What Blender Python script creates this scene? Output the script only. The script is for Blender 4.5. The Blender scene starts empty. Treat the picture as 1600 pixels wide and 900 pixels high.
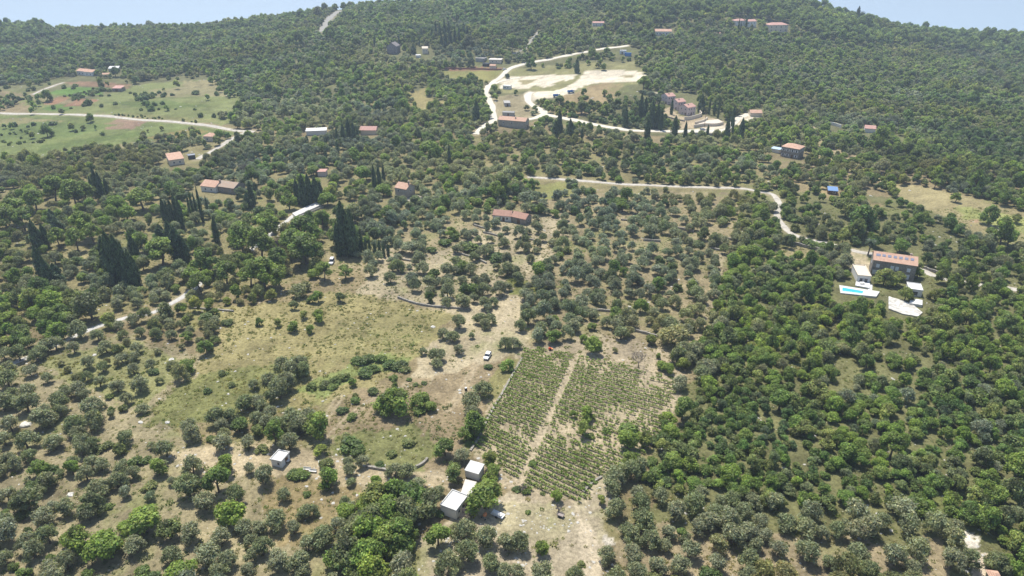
import bpy, bmesh, math, random
import numpy as np
from mathutils import Vector, Matrix
random.seed(7); rng = np.random.default_rng(7)
C = bpy.context.scene.collection
SC = bpy.context.scene
R = math.radians
# ------------------------------------------------------------------ camera, light, exposure
F = 1081.0; PITCH = R(26.54); CAM_H = 120.0
cd = bpy.data.cameras.new('camera'); cam = bpy.data.objects.new('camera', cd); C.objects.link(cam)
cam.location = (0, 0, CAM_H); cam.rotation_euler = (R(90) - PITCH, 0, 0)
cd.sensor_width = 36; cd.lens = 36 * F / 1600; cd.clip_start = 1; cd.clip_end = 30000
SC.camera = cam
SUN_EL = R(67); SUN_AZ = R(-24)            # sun stands beyond the scene, slightly to the left
sdir = Vector((math.sin(SUN_AZ) * math.cos(SUN_EL), math.cos(SUN_AZ) * math.cos(SUN_EL), math.sin(SUN_EL)))
w = bpy.data.worlds.new('World'); SC.world = w; w.use_nodes = True
nt = w.node_tree; nt.nodes.clear()
out = nt.nodes.new('ShaderNodeOutputWorld'); bg = nt.nodes.new('ShaderNodeBackground'); sky = nt.nodes.new('ShaderNodeTexSky')
sky.sky_type = 'NISHITA'; sky.sun_disc = False; sky.sun_elevation = SUN_EL; sky.sun_rotation = SUN_AZ
sky.air_density = 1.0; sky.dust_density = 1.0; sky.altitude = 100
bg.inputs[1].default_value = 0.125
nt.links.new(sky.outputs[0], bg.inputs[0]); nt.links.new(bg.outputs[0], out.inputs[0])
sl = bpy.data.lights.new('sun', 'SUN'); sl.energy = 4.3; sl.angle = R(0.53); sl.color = (1.0, 0.97, 0.90)
so = bpy.data.objects.new('sun', sl); C.objects.link(so); so.rotation_euler = (-sdir).to_track_quat('-Z', 'Y').to_euler()
SC.view_settings.view_transform = 'Standard'; SC.view_settings.look = 'None'
SC.view_settings.exposure = 0.50; SC.view_settings.gamma = 1.0
try:
    SC.cycles.max_bounces = 5; SC.cycles.diffuse_bounces = 2; SC.cycles.glossy_bounces = 2
    SC.cycles.transmission_bounces = 3; SC.cycles.volume_bounces = 0; SC.cycles.transparent_max_bounces = 6
except Exception: pass

# ------------------------------------------------------------------ noise, terrain shape, projection
def h2(ix, iy, s):
    n = (ix.astype(np.int64) * 374761393 + iy.astype(np.int64) * 668265263 + s * 982451653) & 0xFFFFFFFF
    n = ((n ^ (n >> 13)) * 1274126177) & 0xFFFFFFFF
    return ((n ^ (n >> 16)) & 0xFFFF) / 65535.0
def vn(x, y, s=0):
    x = np.asarray(x, float); y = np.asarray(y, float)
    ix = np.floor(x); iy = np.floor(y); fx = x - ix; fy = y - iy
    fx = fx * fx * (3 - 2 * fx); fy = fy * fy * (3 - 2 * fy)
    a = h2(ix, iy, s); b = h2(ix + 1, iy, s); c = h2(ix, iy + 1, s); d = h2(ix + 1, iy + 1, s)
    return (a + (b - a) * fx) * (1 - fy) + (c + (d - c) * fx) * fy
def fbm(x, y, s=0, o=3):
    t = 0; a = .5; k = 1.0; n = 0
    for i in range(o):
        t = t + a * vn(x * k + 17.3 * i, y * k - 9.1 * i, s + i); n += a; a *= .5; k *= 2.03
    return t / n
SKX = [-600, 0, 100, 200, 300, 400, 500, 600, 700, 800, 900, 1000, 1100, 1200, 1260, 1300, 1350, 1400, 1500, 1600, 2200]
SKY = [56, 51, 51, 49, 45, 37, 20, 9, 10, 5, 1, 0, 2, 10, 17, 28, 42, 54, 64, 70, 84]
cp, sp = math.cos(PITCH), math.sin(PITCH)
DC = 1000.0
_u = [(p - 800) / 1151 for p in SKX]
_h = [CAM_H - DC * (sp - (450 - v) / F * cp) / (cp + (450 - v) / F * sp) for v in SKY]
def Z(x, y):
    x = np.asarray(x, float); y = np.asarray(y, float)
    u = x / np.maximum(y, 50)
    H = np.interp(u, _u, _h)
    t = np.clip((y - 430) / (DC - 430), 0, 1); s = t * t * (3 - 2 * t)
    z = H * s
    t2 = np.clip((y - DC) / 600, 0, 1); z = z - (H + 130) * t2 * t2 * (3 - 2 * t2)
    far = np.clip((y - 430) / 200, 0, 1) * (1 - np.clip((y - 850) / 150, 0, 1) * .6)
    z = z + (fbm(x / 130, y / 130, 3) - .5) * 14 * far + (fbm(x / 55, y / 55, 5) - .5) * 3.0 + (vn(x / 9, y / 9, 8) - .5) * .35
    return z
def project(x, y, z):
    dz = z - CAM_H
    dep = y * cp - dz * sp
    up = y * sp + dz * cp
    dep = np.maximum(dep, 1e-3)
    return 800 + F * x / dep, 450 - F * up / dep, dep
def unproj(px, py):
    px = np.atleast_1d(np.asarray(px, float)); py = np.atleast_1d(np.asarray(py, float))
    X = (px - 800) / F; T = (450 - py) / F
    dy = cp + T * sp; dz = -sp + T * cp; dx = X
    lo = np.full(px.shape, 30.0); hi = np.full(px.shape, np.nan); y = 30.0
    prev = lo.copy(); done = np.zeros(px.shape, bool)
    while y < 1700 and not done.all():
        y2 = y * 1.022
        below = (CAM_H + dz / dy * y2) < Z(dx / dy * y2, np.full(px.shape, y2))
        new = below & ~done
        lo[new] = y; hi[new] = y2; done |= new; y = y2
    hi[~done] = 1000; lo[~done] = 999
    for _ in range(22):
        m = (lo + hi) / 2
        b = (CAM_H + dz / dy * m) < Z(dx / dy * m, m)
        hi = np.where(b, m, hi); lo = np.where(b, lo, m)
    m = (lo + hi) / 2; x = dx / dy * m
    return x, m, Z(x, m)
def G(px, py):
    x, y, z = unproj(px, py); return Vector((x[0], y[0], z[0]))
def pscale(p):                                  # pixels (of the 1600 wide picture) per metre at a point
    return F / (p[1] * cp - (p[2] - CAM_H) * sp)
def inpoly(px, py, poly):
    px = np.asarray(px, float); py = np.asarray(py, float); r = np.zeros(px.shape, bool)
    P = np.asarray(poly, float); n = len(P)
    x0, y0 = P.min(0); x1, y1 = P.max(0)
    box = (px >= x0) & (px <= x1) & (py >= y0) & (py <= y1)
    idx = np.nonzero(box)
    if idx[0].size == 0: return r
    qx = px[idx]; qy = py[idx]; c = np.zeros(qx.shape, bool)
    for i in range(n):
        ax, ay = P[i]; bx, by = P[(i + 1) % n]
        if ay == by: continue
        k = ((ay > qy) != (by > qy)) & (qx < (bx - ax) * (qy - ay) / (by - ay) + ax)
        c ^= k
    r[idx] = c
    return r
def seg_dist(qx, qy, line):                     # distance in plan to a polyline
    d = np.full(np.shape(qx), 1e9)
    for (ax, ay), (bx, by) in zip(line[:-1], line[1:]):
        vx, vy = bx - ax, by - ay; L = vx * vx + vy * vy + 1e-9
        t = np.clip(((qx - ax) * vx + (qy - ay) * vy) / L, 0, 1)
        d = np.minimum(d, np.hypot(qx - ax - t * vx, qy - ay - t * vy))
    return d

# ------------------------------------------------------------------ helpers for materials and objects
def mat(name, col, rough=.8, spec=.3, noise=0, nscale=5, bump=0, metal=0, col2=None, coord='Object', voro=False):
    m = bpy.data.materials.new(name); m.use_nodes = True
    t = m.node_tree; b = t.nodes['Principled BSDF']
    b.inputs['Base Color'].default_value = (*col, 1); b.inputs['Roughness'].default_value = rough
    b.inputs['Specular IOR Level'].default_value = spec; b.inputs['Metallic'].default_value = metal
    if noise or col2 or bump:
        tc = t.nodes.new('ShaderNodeTexCoord')
        if voro:
            n = t.nodes.new('ShaderNodeTexVoronoi'); n.inputs['Scale'].default_value = nscale; src = n.outputs['Color']
            sx = t.nodes.new('ShaderNodeSeparateColor'); t.links.new(src, sx.inputs[0]); src = sx.outputs[0]
        else:
            n = t.nodes.new('ShaderNodeTexNoise'); n.inputs['Scale'].default_value = nscale; n.inputs['Detail'].default_value = 6
            n.inputs['Roughness'].default_value = .65; src = n.outputs['Fac']
        t.links.new(tc.outputs[coord], n.inputs['Vector'])
        mx = t.nodes.new('ShaderNodeMix'); mx.data_type = 'RGBA'
        c2 = col2 if col2 else tuple(c * (1 - noise) for c in col)
        mx.inputs[6].default_value = (*col, 1); mx.inputs[7].default_value = (*c2, 1)
        mr = t.nodes.new('ShaderNodeMapRange'); mr.inputs[1].default_value = .3 if not voro else 0; mr.inputs[2].default_value = .7 if not voro else 1
        t.links.new(src, mr.inputs[0]); t.links.new(mr.outputs[0], mx.inputs[0])
        t.links.new(mx.outputs[2], b.inputs['Base Color'])
        if bump:
            bp = t.nodes.new('ShaderNodeBump'); bp.inputs['Strength'].default_value = bump; bp.inputs['Distance'].default_value = .1
            t.links.new(src, bp.inputs['Height']); t.links.new(bp.outputs[0], b.inputs['Normal'])
    return m
def leaf_mat(name, cols, trans=.25, rough=.55, spec=.3, tcol=1.3):
    """foliage: the leaf's own tint (attribute) times the plant's own tint (per object)"""
    m = bpy.data.materials.new(name); m.use_nodes = True
    t = m.node_tree; b = t.nodes['Principled BSDF']; o = t.nodes['Material Output']
    oi = t.nodes.new('ShaderNodeObjectInfo'); cr = t.nodes.new('ShaderNodeValToRGB')
    cr.color_ramp.elements[0].color = (*cols[0], 1); cr.color_ramp.elements[-1].color = (*cols[-1], 1)
    for i, c in enumerate(cols[1:-1]):
        e = cr.color_ramp.elements.new((i + 1) / (len(cols) - 1)); e.color = (*c, 1)
    at = t.nodes.new('ShaderNodeAttribute'); at.attribute_name = 'tint'
    mu = t.nodes.new('ShaderNodeMix'); mu.data_type = 'RGBA'; mu.blend_type = 'MULTIPLY'; mu.inputs[0].default_value = 1
    t.links.new(oi.outputs['Random'], cr.inputs[0]); t.links.new(cr.outputs[0], mu.inputs[6]); t.links.new(at.outputs['Color'], mu.inputs[7])
    t.links.new(mu.outputs[2], b.inputs['Base Color'])
    dr = t.nodes.new('ShaderNodeAttribute'); dr.attribute_type = 'INSTANCER'; dr.attribute_name = 'drift'
    ad = t.nodes.new('ShaderNodeVectorMath'); ad.operation = 'ADD'; ad.inputs[1].default_value = (1, 1, 1); t.links.new(dr.outputs['Vector'], ad.inputs[0])
    m0 = t.nodes.new('ShaderNodeMix'); m0.data_type = 'RGBA'; m0.blend_type = 'MULTIPLY'; m0.inputs[0].default_value = 1; t.links.new(mu.outputs[2], m0.inputs[6]); t.links.new(ad.outputs[0], m0.inputs[7]); mu = m0; t.links.new(mu.outputs[2], b.inputs['Base Color'])
    b.inputs['Roughness'].default_value = rough; b.inputs['Specular IOR Level'].default_value = spec
    tr = t.nodes.new('ShaderNodeBsdfTranslucent'); ms = t.nodes.new('ShaderNodeMixShader'); ms.inputs[0].default_value = trans
    g = t.nodes.new('ShaderNodeMix'); g.data_type = 'RGBA'; g.blend_type = 'MULTIPLY'; g.inputs[0].default_value = 1
    g.inputs[7].default_value = (tcol * 1.15, tcol * 1.25, tcol * .6, 1)
    t.links.new(mu.outputs[2], g.inputs[6]); t.links.new(g.outputs[2], tr.inputs[0])
    t.links.new(b.outputs[0], ms.inputs[1]); t.links.new(tr.outputs[0], ms.inputs[2]); t.links.new(ms.outputs[0], o.inputs[0])
    return m
def tag(o, label=None, cat=None, group=None, kind=None):
    if label: o['label'] = label
    if cat: o['category'] = cat
    if group: o['group'] = group
    if kind: o['kind'] = kind
    return o
def mkmesh(name, V, Fc, mats, smooth=False, midx=None, tint=None):
    me = bpy.data.meshes.new(name)
    V = np.asarray(V, np.float32)
    if isinstance(Fc, np.ndarray):
        n, k = Fc.shape
        me.vertices.add(len(V)); me.vertices.foreach_set('co', V.ravel())
        me.loops.add(n * k); me.loops.foreach_set('vertex_index', Fc.astype(np.int32).ravel())
        me.polygons.add(n); me.polygons.foreach_set('loop_start', np.arange(n, dtype=np.int32) * k)
        me.polygons.foreach_set('loop_total', np.full(n, k, np.int32))
        me.update(calc_edges=True)
    else:
        me.from_pydata([tuple(map(float, v)) for v in V], [], [tuple(map(int, f)) for f in Fc]); me.update()
    for m in (mats if isinstance(mats, (list, tuple)) else [mats]): me.materials.append(m)
    if midx is not None: me.polygons.foreach_set('material_index', np.asarray(midx, np.int32))
    if smooth: me.polygons.foreach_set('use_smooth', np.ones(len(me.polygons), bool))
    if tint is not None:
        a = me.color_attributes.new('tint', 'FLOAT_COLOR', 'POINT')
        c = np.ones((len(V), 4), np.float32); c[:, :3] = tint
        a.data.foreach_set('color', c.ravel())
    return me
def ob(name, me, parent=None, loc=None, rz=None, sc=None):
    o = bpy.data.objects.new(name, me); C.objects.link(o)
    if parent is not None: o.parent = parent
    if loc is not None: o.location = loc
    if rz is not None: o.rotation_euler = (0, 0, rz)
    if sc is not None: o.scale = sc if hasattr(sc, '__len__') else (sc, sc, sc)
    return o
class MB:
    """collects boxes, prisms and tubes into one mesh"""
    def __init__(s): s.v = []; s.f = []
    def add(s, V, Fs):
        k = len(s.v); s.v += [tuple(v) for v in V]; s.f += [tuple(i + k for i in f) for f in Fs]; return s
    def box(s, x0, x1, y0, y1, z0, z1):
        return s.add([(x0, y0, z0), (x1, y0, z0), (x1, y1, z0), (x0, y1, z0), (x0, y0, z1), (x1, y0, z1), (x1, y1, z1), (x0, y1, z1)],
                     [(0, 3, 2, 1), (4, 5, 6, 7), (0, 1, 5, 4), (1, 2, 6, 5), (2, 3, 7, 6), (3, 0, 4, 7)])
    def prism(s, pts, axis, a0, a1):            # 2D outline swept along an axis
        n = len(pts)
        def P(p, a): return {'x': (a, p[0], p[1]), 'y': (p[0], a, p[1]), 'z': (p[0], p[1], a)}[axis]
        V = [P(p, a0) for p in pts] + [P(p, a1) for p in pts]
        Fs = [tuple(range(n))[::-1], tuple(range(n, 2 * n))] + [(i, (i + 1) % n, (i + 1) % n + n, i + n) for i in range(n)]
        return s.add(V, Fs)
    def tube(s, p0, p1, r0, r1, n=7):
        p0 = Vector(p0); p1 = Vector(p1); d = (p1 - p0).normalized()
        a = d.orthogonal().normalized(); b = d.cross(a)
        V = [p + (a * math.cos(t) + b * math.sin(t)) * r for p, r in ((p0, r0), (p1, r1)) for t in [2 * math.pi * i / n for i in range(n)]]
        return s.add(V, [(i, (i + 1) % n, (i + 1) % n + n, i + n) for i in range(n)] + [tuple(range(n))[::-1], tuple(range(n, 2 * n))])
    def mesh(s, name, m):
        me = mkmesh(name, s.v, s.f, m)
        bm = bmesh.new(); bm.from_mesh(me); bmesh.ops.recalc_face_normals(bm, faces=bm.faces); bm.to_mesh(me); bm.free()
        return me
    def build(s, name, m, parent=None): return ob(name, s.mesh(name, m), parent)
def empty(name, loc, rz=0, sc=1):
    o = bpy.data.objects.new(name, None); C.objects.link(o); o.empty_display_size = .5
    o.location = loc; o.rotation_euler = (0, 0, rz); o.scale = (sc, sc, sc); return o
# ------------------------------------------------------------------ roads (pixel traces -> ground lines)
def gl(pts):
    x, y, z = unproj([p[0] for p in pts], [p[1] for p in pts]); return list(zip(x, y))
def smooth_line(P, step=3.0):
    P = [np.array(p) for p in P]; outp = []
    Q = [2 * P[0] - P[1]] + P + [2 * P[-1] - P[-2]]
    for i in range(1, len(Q) - 2):
        n = max(2, int(np.linalg.norm(Q[i + 1] - Q[i]) / step))
        for k in range(n):
            t = k / n; a, b, c, d = Q[i - 1], Q[i], Q[i + 1], Q[i + 2]
            outp.append(.5 * ((2 * b) + (c - a) * t + (2 * a - 5 * b + 4 * c - d) * t * t + (3 * b - a - 3 * c + d) * t ** 3))
    outp.append(Q[-2]); return [tuple(p) for p in outp]
ROADS = {
 'gravel_road_by_fields': ([(-40, 176), (30, 178), (100, 179), (170, 182), (250, 189), (330, 197), (368, 204), (398, 206)], 4.6, 'gravel'),
 'farm_lane': ([(392, 204), (372, 212), (345, 228), (318, 243), (308, 249)], 3.4, 'gravel'),
 'paved_footpath': ([(-30, 590), (8, 573), (55, 554), (105, 531), (152, 510), (196, 497), (241, 488), (284, 465), (312, 444), (345, 420), (400, 385), (460, 336), (490, 322), (505, 318)], 2.5, 'path'),
 'gravel_road': ([(826, 276.5), (832, 277), (890, 281), (960, 287), (1060, 291.5), (1150, 294), (1190, 300), (1208, 304), (1217, 318), (1214, 338), (1226, 356), (1245, 369), (1290, 380), (1330, 391), (1362, 397), (1400, 399), (1436, 415), (1452, 428), (1490, 438), (1545, 447), (1620, 456)], 3.3, 'gravel'),
 'village_road': ([(742, 210), (757, 196), (771, 187), (769, 168), (763, 152), (760, 140), (770, 129), (783, 120), (800, 106), (832, 97), (875, 89), (917, 81), (960, 74), (981, 71)], 5.0, 'pale'),
 'hillside_road': ([(818, 187), (838, 184), (850, 176), (838, 168), (826, 158), (825, 148), (832, 144)], 5.4, 'pale'),
 'lower_road': ([(846, 175), (862, 181), (884, 185), (925, 194), (962, 200), (990, 204), (1037, 205), (1080, 205), (1130, 204), (1142, 196), (1156, 184), (1172, 178)], 5.4, 'pale'),
 'side_lane': ([(772, 131), (783, 127), (800, 123), (812, 121)], 4.0, 'pale'),
 'slope_track': ([(502, 50), (508, 40), (514, 30), (522, 22), (532, 15)], 9.0, 'scree'),
 'hill_track': ([(800, 85), (822, 75), (832, 60), (843, 48)], 2.6, 'scree'),
 'field_track': ([(50, 148), (66, 141), (84, 134), (100, 129)], 2.4, 'gravel'),
}
RL = {k: smooth_line(gl(v[0])) for k, v in ROADS.items()}
# ------------------------------------------------------------------ what grows where, seen on the ground
# (base colour, outline in picture coordinates, edge wander in metres)
soil = (.225, .162, .098); dry = (.285, .225, .115); pale = (.40, .335, .235); green = (.13, .155, .045); lush = (.095, .145, .03)
ZG = [
 ((.14, .14, .07), [(-200, -60), (1800, -60), (1800, 240), (1380, 240), (1180, 230), (830, 190), (760, 190), (400, 200), (-200, 110)], 6),
 ((.215, .19, .10), [(-200, 220), (400, 215), (830, 210), (1200, 230), (1210, 300), (830, 300), (560, 420), (300, 470), (-200, 540)], 5),
 ((.15, .15, .07), [(1160, 290), (1700, 330), (1700, 1000), (1000, 1000), (1000, 760), (1080, 600), (1110, 480)], 4),
 # upper left fields
 ((.15, .18, .065), [(-100, 185), (40, 176), (160, 178), (330, 197), (395, 210), (340, 212), (270, 218), (160, 228), (60, 246), (-100, 275)], 3),
 ((.175, .195, .078), [(20, 150), (110, 165), (230, 130), (330, 125), (390, 150), (385, 178), (350, 196), (180, 178), (60, 176)], 3),
 ((.115, .20, .045), [(70, 145), (115, 135), (165, 138), (160, 148), (110, 152)], 1), ((.12, .19, .05), [(62, 170), (85, 163), (122, 165), (100, 175)], 1),
 ((.27, .16, .10), [(65, 162), (95, 150), (112, 152), (85, 165)], 1), ((.25, .15, .095), [(98, 167), (120, 155), (155, 155), (140, 164)], 1),
 ((.23, .15, .095), [(95, 128), (150, 128), (205, 132), (200, 138), (120, 135)], 1), ((.24, .165, .12), [(145, 200), (185, 186), (235, 188), (205, 202)], 1),
 ((.24, .22, .12), [(230, 140), (330, 132), (372, 150), (250, 152)], 1.5), ((.12, .155, .05), [(160, 160), (260, 156), (330, 166), (240, 172)], 1.5), ((.22, .20, .10), [(-40, 186), (40, 184), (110, 190), (20, 200), (-40, 204)], 1.5), ((.11, .145, .045), [(60, 228), (150, 214), (215, 206), (225, 212), (140, 224), (60, 240)], 1.5), ((.20, .20, .085), [(180, 176), (330, 186), (350, 192), (240, 186)], 1),
 ((.26, .21, .09), [(230, 215), (300, 200), (330, 205), (260, 222)], 2), ((.27, .24, .13), [(280, 128), (345, 124), (340, 138), (290, 136)], 3),
 ((.125, .165, .055), [(-60, 205), (60, 190), (180, 195), (120, 212), (20, 225)], 3),
 ((.25, .235, .09), [(680, 112), (790, 108), (785, 128), (700, 128)], 2), ((.28, .145, .105), [(690, 106), (785, 104), (780, 109), (700, 111)], 1),
 ((.25, .215, .10), [(640, 145), (672, 135), (665, 152), (700, 158), (690, 172), (640, 180), (625, 165)], 2),
 ((.27, .21, .12), [(565, 158), (600, 150), (612, 158), (580, 166)], 1),
 # by the quarry
 ((.29, .25, .155), [(766, 150), (830, 146), (826, 165), (850, 176), (820, 186), (775, 186)], 1),
 ((.23, .22, .105), [(770, 130), (800, 108), (880, 100), (990, 95), (1010, 112), (1000, 130), (900, 145), (830, 142), (785, 145)], 2),
 ((.30, .235, .135), [(880, 150), (940, 128), (980, 130), (940, 170), (900, 185), (850, 172)], 3),
 ((.62, .56, .45), [(788, 121), (850, 117), (900, 116), (893, 124), (850, 137), (838, 133), (825, 139), (780, 138), (783, 130), (765, 131)], 1.2),
 ((.62, .56, .45), [(822, 143), (862, 143), (885, 136), (905, 124), (913, 112), (932, 109), (960, 109), (1003, 112), (1010, 122), (1000, 128), (965, 128), (935, 129), (905, 137), (893, 146), (870, 152), (832, 159), (826, 168), (821, 155)], 1.2),
 ((.31, .27, .15), [(810, 126), (838, 124), (830, 131), (815, 132)], .8), ((.27, .25, .13), [(862, 131), (880, 125), (886, 130), (872, 135)], .8),
 ((.30, .26, .15), [(970, 118), (990, 117), (990, 121), (975, 121)], .6),
 ((.38, .31, .21), [(1030, 170), (1050, 168), (1062, 182), (1100, 180), (1132, 190), (1140, 200), (1062, 200), (1060, 192), (1038, 180)], 1),
 ((.60, .54, .43), [(1078, 203), (1130, 196), (1168, 176), (1190, 176), (1188, 182), (1150, 203), (1130, 212), (1082, 210)], .6),
 ((.50, .44, .33), [(1015, 143), (1032, 145), (1030, 152), (1016, 150)], .6),
 # right hand
 ((.29, .25, .135), [(1390, 286), (1450, 292), (1600, 328), (1700, 340), (1700, 410), (1540, 372), (1400, 306)], 2),
 ((.27, .285, .105), [(1500, 322), (1620, 345), (1620, 372), (1505, 340)], 3), ((.38, .26, .17), [(1517, 343), (1532, 341), (1530, 350), (1518, 349)], 1),
 ((.33, .27, .17), [(1265, 215), (1310, 222), (1400, 275), (1390, 290), (1290, 262), (1262, 240)], 4),
 ((.27, .22, .12), [(1240, 250), (1310, 300), (1380, 320), (1370, 345), (1290, 310), (1230, 272)], 3),
 ((.30, .26, .14), [(1200, 395), (1240, 382), (1290, 395), (1300, 410), (1225, 410)], 1.5), ((.40, .34, .23), [(1320, 385), (1360, 400), (1355, 430), (1325, 420)], 2),
 # centre
 ((.24, .235, .095), [(832, 290), (890, 282), (900, 300), (880, 325), (825, 318)], 3),
 ((.17, .19, .06), [(690, 372), (760, 385), (830, 420), (825, 448), (740, 430), (680, 400)], 3),
 ((.27, .228, .14), [(600, 360), (760, 330), (930, 300), (1160, 300), (1150, 400), (1105, 520), (1070, 600), (820, 560), (600, 450), (560, 420)], 3),
 ((.345, .295, .20), [(560, 460), (600, 380), (690, 395), (780, 340), (880, 330), (900, 360), (840, 440), (820, 480), (830, 545), (790, 600), (740, 640), (705, 645), (640, 590), (655, 545), (720, 500), (690, 480), (620, 468)], 2.2),
 ((.17, .18, .06), [(790, 430), (840, 438), (880, 450), (800, 462)], 2),
 ((.255, .225, .108), [(300, 478), (400, 478), (520, 455), (600, 462), (640, 478), (715, 488), (690, 520), (610, 590), (520, 620), (400, 660), (330, 640), (230, 655), (215, 640), (330, 560), (350, 510), (290, 520)], 2.5),
 ((.225, .203, .095), [(540, 500), (640, 480), (705, 495), (670, 525), (600, 560), (520, 560), (500, 530)], 3),
 ((.185, .19, .075), [(230, 640), (300, 585), (400, 570), (480, 560), (450, 610), (360, 650), (250, 672), (215, 660)], 3),
 ((.19, .22, .08), [(560, 560), (600, 550), (640, 558), (638, 580), (580, 580), (500, 620), (470, 605)], 2),
 ((.25, .20, .125), [(560, 610), (690, 590), (780, 560), (820, 560), (770, 620), (735, 700), (690, 745), (560, 730), (500, 690), (490, 660)], 3),
 ((.185, .19, .08), [(500, 690), (640, 660), (690, 690), (650, 740), (520, 740)], 3),
 ((.34, .285, .20), [(818, 545), (940, 520), (1040, 545), (1070, 600), (1050, 660), (1000, 715), (925, 755), (910, 795), (790, 765), (730, 705), (755, 655)], 1.5),
 ((.22, .205, .09), [(745, 625), (790, 560), (815, 562), (780, 620)], 1),
 ((.19, .22, .07), [(715, 690), (740, 670), (752, 680), (735, 705)], .8),
 # foreground
 ((.27, .235, .145), [(-200, 560), (190, 520), (330, 560), (230, 660), (330, 690), (500, 700), (600, 760), (500, 1000), (-300, 1000)], 3),
 ((.22, .22, .10), [(60, 560), (210, 530), (300, 570), (220, 640), (120, 600)], 3),
 ((.39, .325, .215), [(270, 700), (400, 690), (470, 705), (600, 735), (700, 730), (700, 765), (580, 765), (470, 745), (400, 740), (330, 760), (290, 735)], 1.6),
 ((.255, .205, .11), [(420, 740), (560, 760), (570, 790), (500, 860), (440, 850), (410, 790)], 2),
 ((.395, .34, .245), [(690, 820), (790, 770), (905, 790), (930, 750), (1000, 700), (960, 760), (940, 850), (945, 1000), (640, 1000), (655, 850)], 1.5),
 ((.35, .31, .20), [(760, 790), (870, 780), (905, 810), (860, 850), (780, 830)], 1.5),
 ((.50, .43, .32), [(905, 800), (925, 820), (935, 870), (940, 960), (915, 960), (900, 840)], 1),
 ((.27, .225, .145), [(955, 820), (1480, 850), (1490, 1000), (960, 1000)], 2.5),
 ((.60, .56, .49), [(1503, 830), (1530, 838), (1537, 860), (1515, 860)], .8), ((.55, .47, .37), [(1515, 860), (1545, 868), (1548, 960), (1532, 960)], .8),
 ((.50, .46, .39), [(938, 835), (955, 838), (960, 852), (942, 855)], .8),
]
def ground_zone_colour(x, y):
    """colour of soil and low cover at world points"""
    n1 = fbm(x / 6, y / 6, 21) - .5; n2 = fbm(x / 6, y / 6, 31) - .5; n3 = fbm(x / 1.6, y / 1.6, 41, 2) - .5
    col = np.zeros(x.shape + (3,)); col[:] = (.22, .18, .105)
    for c, poly, e in ZG:
        xx = x + n1 * e * 3 + n3 * e; yy = y + n2 * e * 3 + n3 * e
        px, py, _ = project(xx, yy, Z(xx, yy) if e > 2 else Z0)
        m = inpoly(px, py, poly); col[m] = c
    return col
_n = 660
ys = 24 * (1750 / 24) ** (np.arange(_n) / (_n - 1)); us = np.linspace(-1.35, 1.35, 620)
Y, U = np.meshgrid(ys, us, indexing='ij'); Xw = U * np.maximum(Y, 70)
Z0 = Z(Xw, Y)
col = ground_zone_colour(Xw, Y)
# patches of dry grass, weeds and bare earth, several sizes
a = fbm(Xw / 14, Y / 14, 51, 4); b = fbm(Xw / 3.2, Y / 3.2, 61, 3); c = fbm(Xw / 22, Y / 22, 71, 3)
br = (0.90 + .6 * (a - .5) + .6 * (b - .5))[..., None]
col = col * br
gm = (np.clip((c - .52) * 6, 0, 1) * np.clip((b - .4) * 4, 0, 1) * .55)[..., None]
lum = col.mean(-1, keepdims=True)
gm = gm * (lum < .33)
col = col * (1 - gm) + np.array([.135, .16, .05]) * gm
# wheel tracks and the worn strips beside the roads
for k, l in RL.items():
    wd = ROADS[k][1]; d = seg_dist(Xw, Y, l[::3] + [l[-1]]) + (b - .5) * 2.5
    t = np.clip(1 - (d - wd / 2) / 2.2, 0, 1)[..., None] * .6
    col = col * (1 - t) + np.array([.36, .31, .22]) * t
TRACKS = [[(928, 752), (908, 790), (912, 830), (925, 900)], [(800, 470), (778, 520), (748, 560), (725, 605), (700, 640)], [(600, 738), (660, 745), (690, 745)], [(290, 708), (330, 738), (372, 742), (380, 700)],
          [(530, 620), (505, 660), (495, 690)], [(640, 600), (560, 640), (500, 700)], [(898, 560), (870, 622), (838, 690), (806, 762)], [(1130, 395), (1120, 440), (1105, 500)], [(517, 390), (520, 408), (560, 420), (600, 440)]]
for tr in TRACKS:
    l = smooth_line(gl(tr)); d = seg_dist(Xw, Y, l) + (b - .5) * .8
    t = np.exp(-((d - .75) / .45) ** 2)[..., None] * .5
    col = col * (1 - t) + np.array([.44, .375, .27]) * t
col = np.clip(col * np.array([1.0, .965, .90]), .02, .8)
V = np.stack([Xw, Y, Z0], -1).reshape(-1, 3)
nr, nc = Xw.shape
i0 = (np.arange(nr - 1)[:, None] * nc + np.arange(nc - 1)[None]).ravel()
FQ = np.stack([i0, i0 + 1, i0 + nc + 1, i0 + nc], -1)
gm_ = bpy.data.materials.new('ground'); gm_.use_nodes = True
t = gm_.node_tree; bs = t.nodes['Principled BSDF']; bs.inputs['Roughness'].default_value = .95; bs.inputs['Specular IOR Level'].default_value = .1
at = t.nodes.new('ShaderNodeAttribute'); at.attribute_name = 'tint'
tc = t.nodes.new('ShaderNodeTexCoord')
def nz(scale, det, rough):
    n = t.nodes.new('ShaderNodeTexNoise'); n.inputs['Scale'].default_value = scale; n.inputs['Detail'].default_value = det; n.inputs['Roughness'].default_value = rough
    t.links.new(tc.outputs['Object'], n.inputs['Vector']); return n
n1 = nz(1.1, 8, .75); n2 = nz(.35, 5, .6); n3 = nz(3.5, 4, .7)
mr = t.nodes.new('ShaderNodeMapRange'); mr.inputs[1].default_value = .34; mr.inputs[2].default_value = .66; mr.inputs[3].default_value = .58; mr.inputs[4].default_value = 1.42
t.links.new(n1.outputs['Fac'], mr.inputs[0])
m1 = t.nodes.new('ShaderNodeMix'); m1.data_type = 'RGBA'; m1.blend_type = 'MULTIPLY'; m1.inputs[0].default_value = 1
t.links.new(at.outputs['Color'], m1.inputs[6]); t.links.new(mr.outputs[0], m1.inputs[7])
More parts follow.
